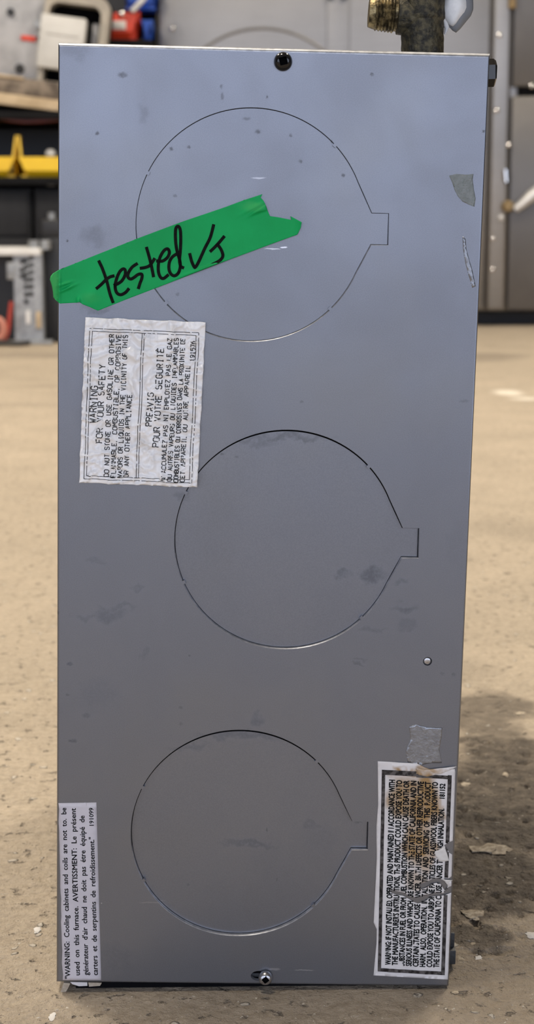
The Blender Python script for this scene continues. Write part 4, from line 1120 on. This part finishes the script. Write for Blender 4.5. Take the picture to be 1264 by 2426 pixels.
cable('pale_cable', [at(312, 27, Yr-.03), at(326, 12, Yr-.03), at(342, -6, Yr-.03), at(360, -40, Yr-.03)], .009, 'white_lid', 'pale cable hanging down in front of the red bin')

# ================================================================== stone chips and grit on the floor
def chip(px, py, wpx, hpx, m, lab, rz=0.0):
    g = ground(px, py); d = (g-Pw).length; k = d/FPX
    a = wpx*k/2; dep = hpx*k/2/.34; V = []; F = []; n, rws = 12, 7
    for i in range(rws+1):
        th = PI*i/rws
        for j in range(n):
            ph = 2*PI*j/n; dd = Vector((math.sin(th)*math.cos(ph), math.sin(th)*math.sin(ph), math.cos(th)))
            s = 1+.75*noise.noise(dd*2.0+Vector((px*.37, py*.21, 0)))
            V.append((dd.x*a*s, dd.y*dep*s, dd.z*min(a, dep)*.14*s))
    for i in range(rws):
        for j in range(n): F.append((i*n+j, (i+1)*n+j, (i+1)*n+(j+1) % n, i*n+(j+1) % n))
    me = MB().add(V, F).mesh('stone_chip')
    bm = bmesh.new(); bm.from_mesh(me); bmesh.ops.remove_doubles(bm, verts=bm.verts, dist=1e-7); bmesh.ops.recalc_face_normals(bm, faces=bm.faces); bm.to_mesh(me); bm.free()
    o = link('stone_chip', me, m, None, 50)
    o.location = (g.x, g.y, floor_z(g.x, g.y)+min(a, dep)*.03); o.rotation_euler = (0, 0, rz)
    return tag(o, lab, 'stone')
chip(1160, 2013, 88, 20, 'stone', 'largest pale flat stone chip on the dark stained floor beside the furnace')
chip(1122, 2166, 46, 20, 'stone', 'pale oval stone chip close to the lower side of the furnace')
chip(1122, 2234, 18, 9, 'stone', 'small pale chip between the oval chip and the foot bracket')
chip(1135, 2270, 18, 9, 'paper', 'bright white chip on the floor beside the foot bracket')
chip(1259, 2218, 26, 12, 'paper', 'white chip on bare floor away from the furnace')
chip(1092, 2272, 16, 13, 'stone', 'pale chip lying against the foot bracket')
chip(1197, 1835, 12, 9, 'stone', 'round pale pebble in the dark stain')
chip(1102, 1858, 20, 8, 'stone', 'flat pale chip touching the side of the furnace')
chip(1078, 2352, 14, 6, 'stone', 'pale crumb in front of the lower furnace corner')
chip(88, 2204, 15, 10, 'paper', 'white chip on the bare floor across from the strip label')
chip(124, 2408, 14, 12, 'paper', 'white angular chip near the shadow edge in front of the furnace')
chip(1232, 1690, 26, 7, 'stone', 'pale chip at the far edge of the dark stain')
# loose grit: far too many grains to count
V = []; F = []
def grain(x, y, s):
    b_ = len(V); a = random.uniform(0, 6.3)
    zf = floor_z(x, y)-.0001
    for k in range(4): V.append((x+s*math.cos(a+k*PI/2)*random.uniform(.6, 1.1), y+s*math.sin(a+k*PI/2)*random.uniform(.6, 1.1), zf))
    V.append((x+s*random.uniform(-.4, .4), y+s*random.uniform(-.4, .4), zf+s*random.uniform(.2, .5)))
    for k in range(4): F.append((b_+k, b_+(k+1) % 4, b_+4))
for i in range(2200):
    px, py = random.choices(((random.uniform(-20, 150), random.uniform(1000, 2426)), (random.uniform(1060, 1284), random.uniform(1000, 2426)), (random.uniform(0, 1264), random.uniform(2358, 2440))), (4, 4, 1.4))[0]
    g = ground(px, py)
    if 0 < g.x < W+.008 and -.001 < g.y < .31: continue
    s = random.uniform(.0003, .0010)*(1.5 if random.random() < .06 else 1)
    grain(g.x, g.y, s)
me = bpy.data.meshes.new('grit'); me.from_pydata(V, [], F); me.update()
tag(link('grit', me, simple('grit_grains', (.55, .49, .40), .8, 0, c2=(.16, .13, .10), scale=300)), 'loose sandy grit scattered over the concrete floor', 'grit', kind='stuff')
